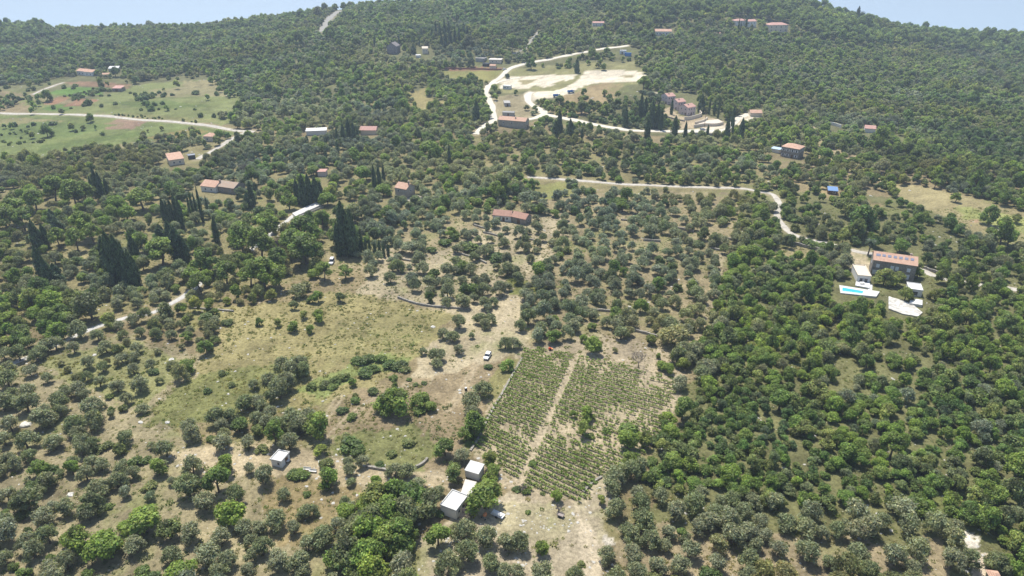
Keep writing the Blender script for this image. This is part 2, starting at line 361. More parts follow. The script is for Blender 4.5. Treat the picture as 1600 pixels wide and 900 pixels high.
# scattered limestone chips and small dark weeds
vo = t.nodes.new('ShaderNodeTexVoronoi'); vo.inputs['Scale'].default_value = .8; t.links.new(tc.outputs['Object'], vo.inputs['Vector'])
lt = t.nodes.new('ShaderNodeMapRange'); lt.inputs[1].default_value = .10; lt.inputs[2].default_value = .16; lt.inputs[3].default_value = .8; lt.inputs[4].default_value = 0
t.links.new(vo.outputs['Distance'], lt.inputs[0])
m2 = t.nodes.new('ShaderNodeMix'); m2.data_type = 'RGBA'; m2.inputs[7].default_value = (.5, .46, .38, 1)
gt = t.nodes.new('ShaderNodeMath'); gt.operation = 'MULTIPLY'; mr2 = t.nodes.new('ShaderNodeMapRange'); mr2.inputs[1].default_value = .5; mr2.inputs[2].default_value = .62
t.links.new(n2.outputs['Fac'], mr2.inputs[0]); t.links.new(mr2.outputs[0], gt.inputs[0]); t.links.new(lt.outputs[0], gt.inputs[1])
t.links.new(gt.outputs[0], m2.inputs[0]); t.links.new(m1.outputs[2], m2.inputs[6])
m3 = t.nodes.new('ShaderNodeMix'); m3.data_type = 'RGBA'; m3.inputs[7].default_value = (.075, .085, .03, 1)
mr3 = t.nodes.new('ShaderNodeMapRange'); mr3.inputs[1].default_value = .57; mr3.inputs[2].default_value = .66; mr3.inputs[4].default_value = .6
t.links.new(n3.outputs['Fac'], mr3.inputs[0]); t.links.new(mr3.outputs[0], m3.inputs[0]); t.links.new(m2.outputs[2], m3.inputs[6])
t.links.new(m3.outputs[2], bs.inputs['Base Color'])
bp = t.nodes.new('ShaderNodeBump'); bp.inputs['Strength'].default_value = .55; bp.inputs['Distance'].default_value = .35
t.links.new(n1.outputs['Fac'], bp.inputs['Height']); t.links.new(bp.outputs[0], bs.inputs['Normal'])
g = ob('ground', mkmesh('ground', V, FQ, gm_, smooth=True, tint=col.reshape(-1, 3))); tag(g, kind='structure')
# sea
sea_m = mat('sea_water', (.30, .38, .44), rough=.4, spec=.5)
t = sea_m.node_tree; bs = t.nodes['Principled BSDF']; n = t.nodes.new('ShaderNodeTexNoise'); tc = t.nodes.new('ShaderNodeTexCoord')
mp = t.nodes.new('ShaderNodeMapping'); mp.inputs['Scale'].default_value = (.012, .05, 1); n.inputs['Scale'].default_value = 1.0; n.inputs['Detail'].default_value = 9; n.inputs['Roughness'].default_value = .7
t.links.new(tc.outputs['Object'], mp.inputs[0]); t.links.new(mp.outputs[0], n.inputs['Vector'])
bp = t.nodes.new('ShaderNodeBump'); bp.inputs['Strength'].default_value = .5; bp.inputs['Distance'].default_value = 2.0
t.links.new(n.outputs['Fac'], bp.inputs['Height']); t.links.new(bp.outputs[0], bs.inputs['Normal'])
SEA_Z = -82; HAZE = .00021
s = ob('sea', mkmesh('sea', [(-9000, 1100, SEA_Z), (9000, 1100, SEA_Z), (9000, 9000, SEA_Z), (-9000, 9000, SEA_Z)], [(0, 1, 2, 3)], sea_m)); tag(s, kind='structure')
# road strips draped over the ground
RM = {'gravel': mat('gravel', (.56, .51, .43), .95, .1, .45, .5, .5), 'pale': mat('crushed_limestone', (.66, .60, .49), .95, .1, .2, .8, .3),
      'path': mat('path_paving', (.56, .53, .48), .9, .1, .35, 1.5, .3), 'scree': mat('scree', (.36, .34, .30), .95, .1, .4, 1, .5)}
for k, l in RL.items():
    wd, m = ROADS[k][1], RM[ROADS[k][2]]
    P = np.array(l); T = np.gradient(P, axis=0); T /= np.linalg.norm(T, axis=1)[:, None]; N = np.stack([-T[:, 1], T[:, 0]], 1)
    V = []; NJ = 7
    for i in range(len(P)):
        for j in range(NJ):
            e = (j / (NJ - 1) - .5)
            wob = (vn(i * .45, j, 90) - .5) * (.28 * wd if j in (0, NJ - 1) else 0)
            q = P[i] + N[i] * (e * wd + wob)
            V.append((q[0], q[1], float(Z(q[0], q[1])) + (.10 if j not in (0, NJ - 1) else -.02) + .0006 * q[1] * .25))
    Fs = [(i * NJ + j, i * NJ + j + 1, (i + 1) * NJ + j + 1, (i + 1) * NJ + j) for i in range(len(P) - 1) for j in range(NJ - 1)]
    me = mkmesh(k, V, Fs, m, smooth=True)
    bm = bmesh.new(); bm.from_mesh(me); bmesh.ops.recalc_face_normals(bm, faces=bm.faces)
    if sum(f.normal.z for f in bm.faces) < 0: bmesh.ops.reverse_faces(bm, faces=bm.faces)
    bm.to_mesh(me); bm.free()
    tag(ob(k, me), kind='structure')
# ------------------------------------------------------------------ foliage building blocks
def ellip_pts(r, n):
    v = r.normal(size=(n, 3)); return v / np.linalg.norm(v, axis=1)[:, None]
ICO = None
def ico():
    global ICO
    if ICO is None:
        bm = bmesh.new(); bmesh.ops.create_icosphere(bm, subdivisions=2, radius=1)
        ICO = (np.array([v.co[:] for v in bm.verts]), [[v.index for v in f.verts] for f in bm.faces]); bm.free()
    return ICO
def leaves(lobes, n, size, r, el=1.5, up=.35, jit=.9, under=.45, core=.74, var=.28, shell=(.78, 1.12)):
    """leaf sprays spread through lobes: returns verts, quads, tint"""
    L = np.array(lobes, float); A = (L[:, 3] * L[:, 4] + L[:, 3] * L[:, 5] + L[:, 4] * L[:, 5])
    k = r.choice(len(L), n, p=A / A.sum())
    d = ellip_pts(r, n); fl = (d[:, 2] < 0) & (r.random(n) > under); d[fl, 2] *= -1
    rad = r.uniform(*shell, n)[:, None] * (1 + (.16 * np.sin(d[:, :1] * 7 + k[:, None]) * np.cos(d[:, 1:2] * 6 + k[:, None] * 2)))
    c = L[k, :3] + d * L[k, 3:6] * rad
    nr = d / L[k, 3:6]; nr /= np.linalg.norm(nr, axis=1)[:, None]
    nr = nr + r.normal(size=(n, 3)) * jit * .6; nr[:, 2] += up; nr /= np.linalg.norm(nr, axis=1)[:, None]
    a = np.cross(nr, r.normal(size=(n, 3))); a /= np.linalg.norm(a, axis=1)[:, None]; b = np.cross(nr, a)
    s = size * r.uniform(.6, 1.35, n)[:, None]
    a = a * s * el * .5; b = b * s * .5
    V = np.stack([c - a, c + b * .9 - a * .1, c + a, c - b * .9 + a * .1], 1).reshape(-1, 3)
    Fq = np.arange(n * 4).reshape(-1, 4)
    lt = L[k, 6] if L.shape[1] > 6 else np.ones(n)
    tv = (lt * (1 + r.normal(size=n) * var)).clip(.35, 1.9)
    hue = r.normal(size=n) * .07
    tint = np.stack([tv * (1 + hue), tv, tv * (1 - hue)], 1).repeat(4, 0)
    if core:
        IV, IF = ico(); cv = []; cf = []; off = len(V)
        for l in L:
            q = IV * (1 + .25 * np.sin(IV[:, [1]] * 5 + l[0] * 3) * np.cos(IV[:, [2]] * 4 + l[1]))
            cv.append(l[:3] + q * l[3:6] * core); cf += [[i + off for i in f] for f in IF]; off += len(IV)
        cv = np.concatenate(cv)
        # cores as quads with a doubled last corner would be degenerate: split each triangle at its middle edge
        tri = np.array(cf); mid = None
        VV = np.concatenate([V, cv]); e = (VV[tri[:, 1]] + VV[tri[:, 2]]) / 2
        mi = np.arange(len(tri)) + len(VV); VV = np.concatenate([VV, e])
        Fc = np.stack([tri[:, 0], tri[:, 1], mi, tri[:, 2]], 1)
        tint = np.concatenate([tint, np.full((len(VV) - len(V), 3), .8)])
        return VV, np.concatenate([Fq, Fc]), tint
    return V, Fq, tint
def dome_lobes(r, W, H, base, n, rr=(.20, .30), flat=.8, tint=.22):
    Ls = []
    ex = r.uniform(.78, 1.22); th = r.random() * 6.28
    for i in range(n):
        a = 2 * math.pi * (i * .618 + r.random() * .35); q = math.sqrt((i + .4) / n) * .62 * r.uniform(.8, 1.12) * (1 + (ex - 1) * math.cos(2 * (a - th)))
        if i > 4 and r.random() < .16: continue
        rad = W * r.uniform(*rr)
        x = math.cos(a) * q * W * .5 * 1.15; y = math.sin(a) * q * W * .5 * 1.15
        top = base + (H - base) * (1 - .55 * (q / .62) ** 2 * r.uniform(.5, 1.2))
        z = max(base + rad * flat * .7, top - rad * flat)
        Ls.append((x, y, z, rad, rad * r.uniform(.85, 1.15), rad * flat, 1 + r.normal() * tint))
    return Ls + [(math.cos(b_) * W * .24, math.sin(b_) * W * .24, base + (H - base) * r.uniform(.25, .5), W * rr[0] * 1.1, W * rr[0] * 1.1, W * rr[0] * .9, 1 + r.normal() * tint) for b_ in r.random(4) * 6.28]
def trunk_mb(r, H, rad, spread, nb=4, lean=.3):
    m = MB(); top = Vector((r.uniform(-lean, lean), r.uniform(-lean, lean), H * .45))
    m.tube((0, 0, -.4), (0, 0, .25), rad * 1.5, rad, 7); m.tube((0, 0, .2), top, rad, rad * .75, 7)
    for i in range(nb):
        a = 2 * math.pi * (i + r.random() * .6) / nb
        mid = top + Vector((math.cos(a) * spread * .4, math.sin(a) * spread * .4, H * .2))
        end = mid + Vector((math.cos(a) * spread * .5, math.sin(a) * spread * .5, H * .22))
        m.tube(top - Vector((0, 0, .1)), mid, rad * .55, rad * .35, 5); m.tube(mid, end, rad * .35, rad * .15, 5)
    return m
LM = {
 'olive_tree': leaf_mat('olive_foliage', [(.245, .262, .138), (.29, .298, .18), (.21, .24, .11), (.305, .305, .195), (.265, .272, .15)], .38, .6, .2, 1.1),
 'oak_tree': leaf_mat('oak_foliage', [(.13, .195, .045), (.205, .275, .052), (.10, .155, .042), (.255, .315, .058), (.15, .22, .048), (.20, .225, .08), (.265, .285, .08), (.175, .25, .05), (.20, .21, .10), (.13, .16, .06)], .42),
 'broadleaf_tree': leaf_mat('broadleaf_foliage', [(.17, .255, .045), (.23, .30, .05), (.20, .255, .06)], .38),
 'pine_tree': leaf_mat('pine_foliage', [(.13, .19, .04), (.21, .27, .05), (.165, .22, .045)], .34),
 'cypress_tree': leaf_mat('cypress_foliage', [(.060, .098, .042), (.090, .13, .054), (.072, .11, .046)], .22),
 'shrub': leaf_mat('shrub_foliage', [(.12, .175, .038), (.16, .215, .045), (.09, .14, .035), (.19, .205, .065), (.14, .19, .045)], .32),
 'vine': leaf_mat('vine_leaves', [(.21, .28, .06), (.24, .31, .07), (.18, .25, .055)], .35),
 'weeds': leaf_mat('weed_leaves', [(.17, .21, .06), (.26, .25, .11), (.34, .30, .16), (.14, .19, .05), (.22, .23, .08)], .3),
}
BARK = mat('bark', (.16, .13, .10), .9, .1, .35, 6)
GREYWOOD = mat('bare_twigs', (.20, .175, .16), .9, .1, .3, 5)
def jo(a, b):                                    # join two (V,F,tint) sets
    return (np.concatenate([a[0], b[0]]), np.concatenate([a[1], b[1] + len(a[0])]), np.concatenate([a[2], b[2]]))
def conifer_col(r, W, H, n, size):
    z = r.random(n) ** .8 * H; prof = W * .5 * np.interp(z / H, [0, .06, .25, .6, .85, 1], [.55, .9, 1, .78, .42, .03])
    a = r.random(n) * 2 * math.pi; q = prof * r.uniform(.72, 1.22, n) * (1 + .24 * np.sin(a * 3 + z * .9))
    c = np.stack([np.cos(a) * q, np.sin(a) * q, z], 1)
    nr = np.stack([np.cos(a), np.sin(a), np.full(n, .25)], 1) + r.normal(size=(n, 3)) * .45; nr /= np.linalg.norm(nr, axis=1)[:, None]
    up = np.array([0, 0, 1.0]) + r.normal(size=(n, 3)) * .25
    b = np.cross(nr, up); b /= np.linalg.norm(b, axis=1)[:, None]; u = np.cross(b, nr)
    s = size * r.uniform(.6, 1.3, n)[:, None]; a_ = u * s * .95; b_ = b * s * .38
    V = np.stack([c - a_, c + b_, c + a_, c - b_], 1).reshape(-1, 3)
    tv = (1 + r.normal(size=n) * .45).clip(.3, 2.2); T = np.stack([tv, tv, tv], 1).repeat(4, 0)
    # inner mass
    k = 10; hz = np.linspace(.01, .98, 14) * H; rr = W * .5 * np.interp(hz / H, [0, .06, .25, .6, .85, 1], [.5, .85, .95, .7, .36, .02]) * .82
    cv = np.array([[math.cos(2 * math.pi * i / k) * q_ * (1 + .12 * math.sin(i * 2.1 + j)), math.sin(2 * math.pi * i / k) * q_, h_] for j, (h_, q_) in enumerate(zip(hz, rr)) for i in range(k)])
    cf = np.array([[j * k + i, j * k + (i + 1) % k, (j + 1) * k + (i + 1) % k, (j + 1) * k + i] for j in range(13) for i in range(k)]) + len(V)
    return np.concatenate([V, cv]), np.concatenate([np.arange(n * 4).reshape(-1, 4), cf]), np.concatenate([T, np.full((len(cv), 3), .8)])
# prototypes: PROTO[kind] = list of dict(W, H, crown, trunk) in metres (detailed) and LOW[kind] = joined, coarse
PROTO, LOW, NOMW = {}, {}, {}
def proto(kind, W, H, crown_f, trunk_f, nv, lowf, nl=3):
    PROTO[kind] = []; LOW[kind] = []; NOMW[kind] = (W, H)
    for i in range(nv):
        r = np.random.default_rng(hash(kind) % 1000 * 0 + 31 * i + len(kind) * 7)
        cr = crown_f(r); me = mkmesh(kind + '_crown', cr[0], cr[1], LM[kind], tint=cr[2])
        tm = trunk_f(r).mesh(kind + '_trunk', BARK) if trunk_f else None
        PROTO[kind].append((me, tm))
    for i in range(nl):
        r = np.random.default_rng(77 * i + len(kind) * 13)
        cr = lowf(r)
        LOW[kind].append(mkmesh(kind + '_far', cr[0], cr[1], LM[kind], tint=cr[2]))
def base_blob(lob, r): return lob
def olive_lobes(r):
    n = int(r.integers(11, 18)); return dome_lobes(r, 6, 4.9, .7, n, (.10, .185), 1.0, .14)
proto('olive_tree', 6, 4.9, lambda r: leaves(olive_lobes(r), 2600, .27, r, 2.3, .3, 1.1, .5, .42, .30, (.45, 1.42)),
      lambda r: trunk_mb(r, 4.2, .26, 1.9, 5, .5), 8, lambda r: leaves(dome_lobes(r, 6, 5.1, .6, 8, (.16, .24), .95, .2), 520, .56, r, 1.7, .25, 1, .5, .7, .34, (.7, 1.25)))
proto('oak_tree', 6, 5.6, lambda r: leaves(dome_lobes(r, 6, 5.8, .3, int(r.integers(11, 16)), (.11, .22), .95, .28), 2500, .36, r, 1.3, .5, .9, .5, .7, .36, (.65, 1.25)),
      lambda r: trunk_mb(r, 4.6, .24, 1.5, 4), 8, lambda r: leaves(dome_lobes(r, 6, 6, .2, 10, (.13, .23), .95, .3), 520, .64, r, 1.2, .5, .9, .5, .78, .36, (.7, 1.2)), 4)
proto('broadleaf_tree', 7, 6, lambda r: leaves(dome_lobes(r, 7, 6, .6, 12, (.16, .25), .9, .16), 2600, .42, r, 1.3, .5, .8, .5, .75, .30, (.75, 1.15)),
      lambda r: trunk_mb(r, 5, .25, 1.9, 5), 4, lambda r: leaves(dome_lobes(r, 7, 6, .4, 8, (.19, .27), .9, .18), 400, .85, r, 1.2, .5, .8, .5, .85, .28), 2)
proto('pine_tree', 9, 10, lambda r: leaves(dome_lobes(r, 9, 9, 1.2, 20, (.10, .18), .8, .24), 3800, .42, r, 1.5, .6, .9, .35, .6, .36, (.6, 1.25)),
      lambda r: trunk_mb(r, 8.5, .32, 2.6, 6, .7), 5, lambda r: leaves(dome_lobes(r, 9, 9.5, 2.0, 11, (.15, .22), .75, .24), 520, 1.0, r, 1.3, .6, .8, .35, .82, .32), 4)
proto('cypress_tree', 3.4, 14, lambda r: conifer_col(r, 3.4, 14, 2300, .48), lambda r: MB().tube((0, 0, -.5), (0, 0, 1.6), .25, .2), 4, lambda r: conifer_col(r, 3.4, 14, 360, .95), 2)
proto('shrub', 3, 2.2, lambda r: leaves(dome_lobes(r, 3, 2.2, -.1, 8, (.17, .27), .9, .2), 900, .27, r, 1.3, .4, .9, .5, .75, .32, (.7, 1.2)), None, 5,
      lambda r: leaves(dome_lobes(r, 3, 2.2, -.1, 6, (.2, .28), .9, .2), 200, .48, r, 1.2, .4, .9, .5, .85, .3), 2)

# ------------------------------------------------------------------ hand placed plants: picture tile origin, then crown centre and width in quarter pixels
MAN = []
def tl(ox, oy, s):
    for grp in s.split(';'):
        kd, rest = grp.strip().split(':')
        for e in rest.split():
            a = [float(q) for q in e.split(',')]; MAN.append((kd, ox + a[0] / 4, oy + a[1] / 4, a[2] / 4))
tl(0, 675, "o:50,190,190 180,60,150 350,70,130 200,150,110 540,70,180 790,40,130 590,210,190 460,190,100 780,250,200 1045,110,140 1210,220,150 1210,10,130 1400,70,140 1560,70,110 1570,230,90 1190,350,180 1080,310,70 1290,440,150 1490,400,140 640,350,160 560,510,130 420,470,140 280,530,150 60,400,120 40,560,150 250,660,240 370,830,230 40,790,130 860,710,150 1210,630,150 1390,650,150 1080,770,150 1300,770,180 1440,790,150 1530,600,140 1580,680,100 1590,760,120 40,50,120 1380,880,150 1560,870,110;"
 "q:260,225,130 460,225,110 1000,220,120 1430,210,130 1370,310,180 590,450,150 190,430,180 300,310,120 1070,610,150 500,690,180 420,680,90;"
 "b:920,550,225 660,700,225 1450,500,220 1150,870,190 790,590,100;"
 "s:320,230,90 940,330,100 680,460,70 140,510,90 200,320,80 670,80,90 620,100,80 850,180,110 920,170,70 900,870,110 30,500,60 960,890,90 480,600,80 1320,40,70")
tl(400, 675, "o:215,70,130 60,280,150 620,180,180 870,240,110 950,240,130 1290,150,110 1140,370,90 180,390,110 330,490,120 130,560,150 240,600,110 430,640,170 330,700,140 50,720,150 140,800,150 280,810,160 920,840,210 1200,840,200 1330,750,180 1300,620,170 1440,650,170 1560,690,160 1470,820,150 1550,870,120 1240,600,70 20,600,110 300,860,110;"
 "q:460,300,110 1180,100,130 1240,250,150 1140,660,130;"
 "b:1430,390,250 1480,240,100 750,310,85;"
 "q:760,430,160 870,400,160 970,420,170 1090,440,140 700,480,120 830,520,180 950,520,180 740,560,170 650,600,150 880,600,170 910,650,180 700,660,200 580,680,150 820,700,170 600,780,190 700,790,200 560,850,160 730,860,190 500,800,120 1010,490,120 650,900,150 790,620,150;"
 "s:600,70,150 640,110,100 320,385,60 270,260,110 230,255,80 310,270,70 440,190,100 560,30,80 1150,500,80 40,100,90 950,60,90 850,130,80 780,200,70")
tl(800, 675, "o:50,690,150 180,880,180 640,280,150 740,250,160 800,220,130 620,340,130 650,480,150 780,390,110 800,440,140 920,400,120 820,550,160 730,630,140 860,680,150 960,710,110 1020,500,150 1130,450,150 1160,600,130 980,630,110 590,770,130 760,770,150 780,870,160 910,840,140 1040,820,150 1110,740,140 1270,820,130 1270,500,140 1230,570,150 1340,540,150 1440,500,130 1370,650,180 1470,630,150 1550,560,130 1570,640,120 1480,800,150 1470,890,120 1300,440,100 1380,430,120 1500,430,110 30,880,110 400,890,120 1180,380,110 1390,570,110 1520,700,120 1080,660,90;"
 "q:180,730,110 560,425,70 1060,640,90 1040,120,150 1100,210,110 940,90,110;"
 "b:280,400,85 720,50,150 1360,270,150 1000,180,130 1450,30,100;"
 "s:430,820,60 100,500,40 190,380,35 30,350,60 90,370,60 490,20,60 130,190,60 900,250,110 960,300,90 1050,270,100 1130,300,100 870,180,90 880,50,90 1220,310,90 1280,220,80 450,330,50 510,300,50")
tl(400, 450, "o:220,470,220 300,520,120 140,590,230 60,690,170 280,800,230 60,800,180 1270,220,110 1430,190,150 1290,90,110 1460,90,130 1350,300,50 1170,290,90 1230,310,90 1270,390,80 1130,430,150 1040,400,60 1340,720,150 1420,640,130 1350,790,110 1560,350,90 1420,20,100 1090,20,80 1200,30,110 150,860,150;"
 "q:25,215,55 140,220,60 240,245,80 340,260,60 395,180,80 300,170,60 240,110,65 390,60,80 530,60,75 355,70,60 600,590,65;"
 "Q:880,710,210 830,730,150; b:1030,700,120 1090,740,80;"
 "s:1000,600,40 1450,490,60 900,480,110 840,470,100 930,500,80 690,440,110 640,450,90 680,520,110 740,500,80 550,550,90 500,570,80 430,600,90 350,610,80 480,610,70 780,440,90 960,570,40 1050,590,40 620,700,70 540,760,80 600,800,80 730,640,80 860,560,60 1530,480,40 1020,760,90")
tl(0, 450, "o:660,40,100 750,80,80 860,100,90 1000,40,140 310,360,180 240,430,100 130,420,120 40,420,100 620,300,100 510,270,130 750,240,80 840,200,90 770,290,70 885,280,80 985,290,90 1075,300,80 1195,270,80 1250,340,70 1310,290,70 1350,210,80 1060,220,80 980,210,80 670,370,110 770,440,90 860,380,90 850,430,80 985,400,50 560,470,100 470,380,90 800,340,60 550,560,80 650,500,80 630,590,90 740,620,100 880,610,120 1000,580,60 800,700,90 430,510,50 385,470,50 300,570,80 490,640,110 540,670,80 950,480,80 840,510,80 1080,480,70 700,790,60 1140,370,50 590,760,160 540,840,220 330,770,180 390,720,140 130,660,200 180,730,150 60,570,150 80,860,130 270,830,150 1400,800,200 1540,720,130 1590,610,80 1190,870,140 30,720,140 60,500,110 200,520,100 480,850,120 420,660,90;"
 "q:690,210,100 580,130,190; b:1180,485,105; s:1420,210,80 1290,180,100 960,520,70 100,230,60 1390,530,60 1450,600,60 1300,640,60 500,40,80 550,20,80")
tl(400, 225, "p:80,500,220 40,640,160 300,560,190 320,640,210 240,620,150 60,800,200 150,740,120 430,800,110 500,590,100 560,800,80 160,840,130 380,700,120;"
 "o:1020,620,110 1260,660,80 1460,600,60 1440,670,100 1550,620,80 1100,500,100 1140,500,110 1050,780,100 1190,790,110 1250,740,90 1340,790,90 960,770,40 890,770,90 720,800,110 840,840,90 1080,870,100 1190,880,100 1400,850,120 1500,770,60 1570,790,100 880,610,80 1290,640,60 980,480,80 1040,440,80 900,340,90 860,420,90 960,400,80 1320,560,110 1380,440,70 1510,480,50 1560,540,60 1370,550,50;"
 "b:1090,50,140 670,190,110 800,290,100 450,350,110 360,170,80; q:620,450,130 420,490,120 340,470,90 210,370,110 1220,560,80 240,280,100; s:1340,640,120 1180,610,90 1500,700,110 1240,560,70 1100,660,70 1570,360,60")
tl(0, 225, "p:350,280,160 480,300,180 540,320,110 230,350,120 110,400,200 60,470,150 160,480,120 530,520,150 490,610,110 380,600,100 590,570,100 900,350,130 1020,670,190 900,620,100 1520,600,150 1210,840,110 1300,740,140 1420,800,140 1570,830,110 1260,880,110;"
 "b:740,390,130 800,440,110 660,500,90; q:1080,290,110 400,480,80 720,340,80 500,410,70 900,760,90 1580,210,110; o:560,740,120 200,860,150 90,810,130 620,870,120 1100,820,190 1450,500,130 1330,650,110 1240,560,120 850,530,130 160,700,150 350,720,110 440,790,120 1230,470,90")
tl(800, 225, "b:265,435,60 160,790,100; o:90,400,80 370,240,90; q:710,330,90 690,390,90 850,120,60")
tl(1200, 225, "q:1375,460,120 1545,470,65 1170,340,70; o:475,650,130 480,740,110 350,690,110 265,480,110 420,510,130 210,600,50 580,240,110 330,530,60 30,400,80; b:480,815,60 1450,700,60 820,640,100; q:480,410,120 570,500,180 720,840,110 800,850,110 940,770,50; s:620,430,70 260,620,100 340,635,90 150,460,90 420,340,70 560,520,80 760,500,90 830,540,90 650,480,80")
tl(1200, 450, "q:850,45,100 930,-90,70; Q:1070,230,150; q:500,320,130 300,640,130; b:1140,100,100 1460,640,150; p:760,990,150; p:1520,1130,170; s:420,520,70 580,680,90")
tl(800, 450, "b:510,360,125 450,320,60 800,120,100 500,240,60 270,190,50 970,500,90 930,480,70; Q:1060,770,150; q:460,790,100 380,790,50 915,425,40 440,880,110 960,870,100; o:1110,400,190 1220,480,170 1180,540,130 1290,180,140 1300,230,130 1210,500,120 380,240,105 180,260,110 630,210,150 680,290,110 860,210,70 1090,270,110 990,240,130 50,240,90 10,350,90 100,190,120 900,250,70 640,390,40; s:590,890,60 720,880,140 1180,690,80 1250,760,60")
tl(400, 0, "b:895,430,60; p:400,440,60 520,265,60 470,225,70 195,180,50 25,265,70 1460,25,60 1400,30,60")
tl(800, 0, "q:120,415,70 500,350,60 90,680,40 145,690,45 300,650,70 435,690,80; p:820,540,80 1170,200,60")
tl(0, 0, "q:205,705,45 570,750,55 190,535,55 850,510,55 300,615,70 245,620,50 725,465,60 300,835,80 450,805,50 525,805,40 205,855,45 1300,615,40 385,705,40 1485,785,60; s:940,605,60 880,610,50 1225,580,60 600,570,50 480,600,60 1100,680,20 330,770,50 1520,620,60 640,560,60; o:1015,860,90 1400,720,80 1500,740,70; p:1290,420,60 1500,490,50 1040,190,55 1370,240,60 170,190,100 60,260,80 250,170,60")
tl(1200, 675, "s:1080,60,60 1110,200,60 930,140,40 1060,100,50; q:1000,110,70 1150,160,110 740,360,80; o:250,500,150 100,560,140 420,620,130 330,640,110 60,740,130 250,760,180 550,760,160 780,780,170 950,700,110 860,580,150 700,560,120 480,580,90 1140,800,170 1250,800,150 380,820,120 620,860,150 900,850,120 1160,590,120")
MANK = {'o': ('olive_tree', .30), 'q': ('oak_tree', .36), 'Q': ('oak_tree', .36), 'b': ('broadleaf_tree', .34), 'p': ('pine_tree', .52), 's': ('shrub', .2)}
# cypresses: foot x, foot y, top y, crown width (picture pixels)
CYP = [(x / 4 + ox, y1 / 4 + oy, y0 / 4 + oy, w / 4) for ox, oy, L in [
 (0, 225, [(585, 320, 210, 28), (605, 330, 200, 30), (625, 345, 140, 34), (650, 355, 180, 36), (680, 330, 215, 34), (260, 275, 212, 26), (285, 280, 222, 24), (250, 670, 480, 90), (300, 650, 500, 60), (375, 575, 460, 90), (340, 520, 410, 60),
  (280, 860, 640, 70), (320, 900, 700, 60), (370, 890, 745, 90), (690, 810, 580, 80), (735, 870, 552, 90), (780, 880, 575, 80), (820, 900, 620, 70), (850, 900, 660, 60), (845, 720, 565, 60), (870, 740, 600, 40), (715, 860, 640, 60), (865, 880, 700, 60), (660, 720, 620, 40),
  (1040, 500, 345, 40), (1065, 510, 360, 36), (1090, 520, 350, 40), (1120, 520, 320, 44), (1145, 530, 350, 44), (1195, 460, 318, 20), (1218, 475, 300, 20), (1240, 480, 312, 20), (1268, 485, 278, 26), (1300, 425, 330, 18), (1360, 620, 460, 50),
  (1020, 640, 505, 80), (1080, 660, 480, 70), (1130, 740, 520, 110), (1175, 745, 590, 60), (1555, 405, 300, 50), (1580, 390, 240, 44), (905, 190, 138, 36), (770, 170, 145, 14)]),
 (400, 225, [(265, 375, 225, 50), (305, 385, 200, 60), (340, 375, 195, 60), (380, 370, 210, 60), (405, 330, 240, 40), (745, 305, 140, 34), (775, 290, 138, 32), (802, 262, 138, 30), (1210, 132, 10, 24), (440, 118, 48, 30), (480, 98, 38, 22), (512, 66, -20, 22),
  (560, 690, 370, 110), (610, 700, 420, 90), (520, 700, 500, 60), (660, 680, 560, 40), (690, 690, 590, 28), (715, 700, 600, 26), (745, 690, 610, 28), (775, 700, 600, 26), (800, 705, 620, 26), (828, 700, 625, 26), (0, 310, 240, 40)]),
 (400, 0, [(510, 905, 805, 26), (550, 900, 780, 34), (585, 890, 750, 40), (615, 900, 770, 34), (640, 895, 800, 30), (320, 900, 850, 30), (744, 290, 230, 18), (706, 285, 250, 14), (895, 285, 225, 16), (978, 290, 232, 14), (990, 288, 232, 14), (1022, 290, 235, 10), (985, 335, 285, 34), (850, 300, 255, 22),
  (1256, 150, 88, 14), (1345, 70, 20, 18), (1310, 75, 35, 16), (1125, 230, 150, 22), (1150, 240, 155, 24), (1180, 250, 140, 26), (1160, 295, 225, 30), (1185, 300, 210, 34), (1215, 290, 200, 30), (1245, 280, 190, 30), (1270, 270, 180, 26), (1300, 250, 160, 26), (1320, 240, 170, 22), (1100, 250, 190, 20), (1035, 245, 200, 18), (1205, 220, 150, 24), (1340, 250, 200, 12), (1378, 765, 640, 50), (605, 270, 225, 16), (1280, 305, 270, 28)]),
 (800, 0, [(405, 455, 375, 36), (295, 850, 700, 44), (270, 870, 760, 44), (362, 870, 755, 60), (435, 885, 805, 22), (840, 915, 750, 46), (800, 760, 600, 44), (830, 740, 620, 36), (870, 800, 640, 50), (905, 800, 660, 36), (928, 815, 700, 30), (706, 795, 685, 40), (995, 715, 625, 24), (1013, 860, 735, 46), (1075, 910, 770, 30), (1216, 885, 790, 28), (1180, 700, 600, 50), (1230, 715, 620, 16), (1262, 720, 635, 22), (1285, 740, 625, 16), (1375, 790, 675, 30), (1335, 900, 750, 40), (1372, 860, 760, 24), (1425, 890, 750, 46), (1410, 220, 130, 14), (1424, 215, 150, 12), (1462, 170, 110, 18), (690, 740, 690, 16)]),
 (1200, 0, [(480, 110, 65, 16), (550, 150, 55, 36)]),
 ] for (x, y1, y0, w) in L]

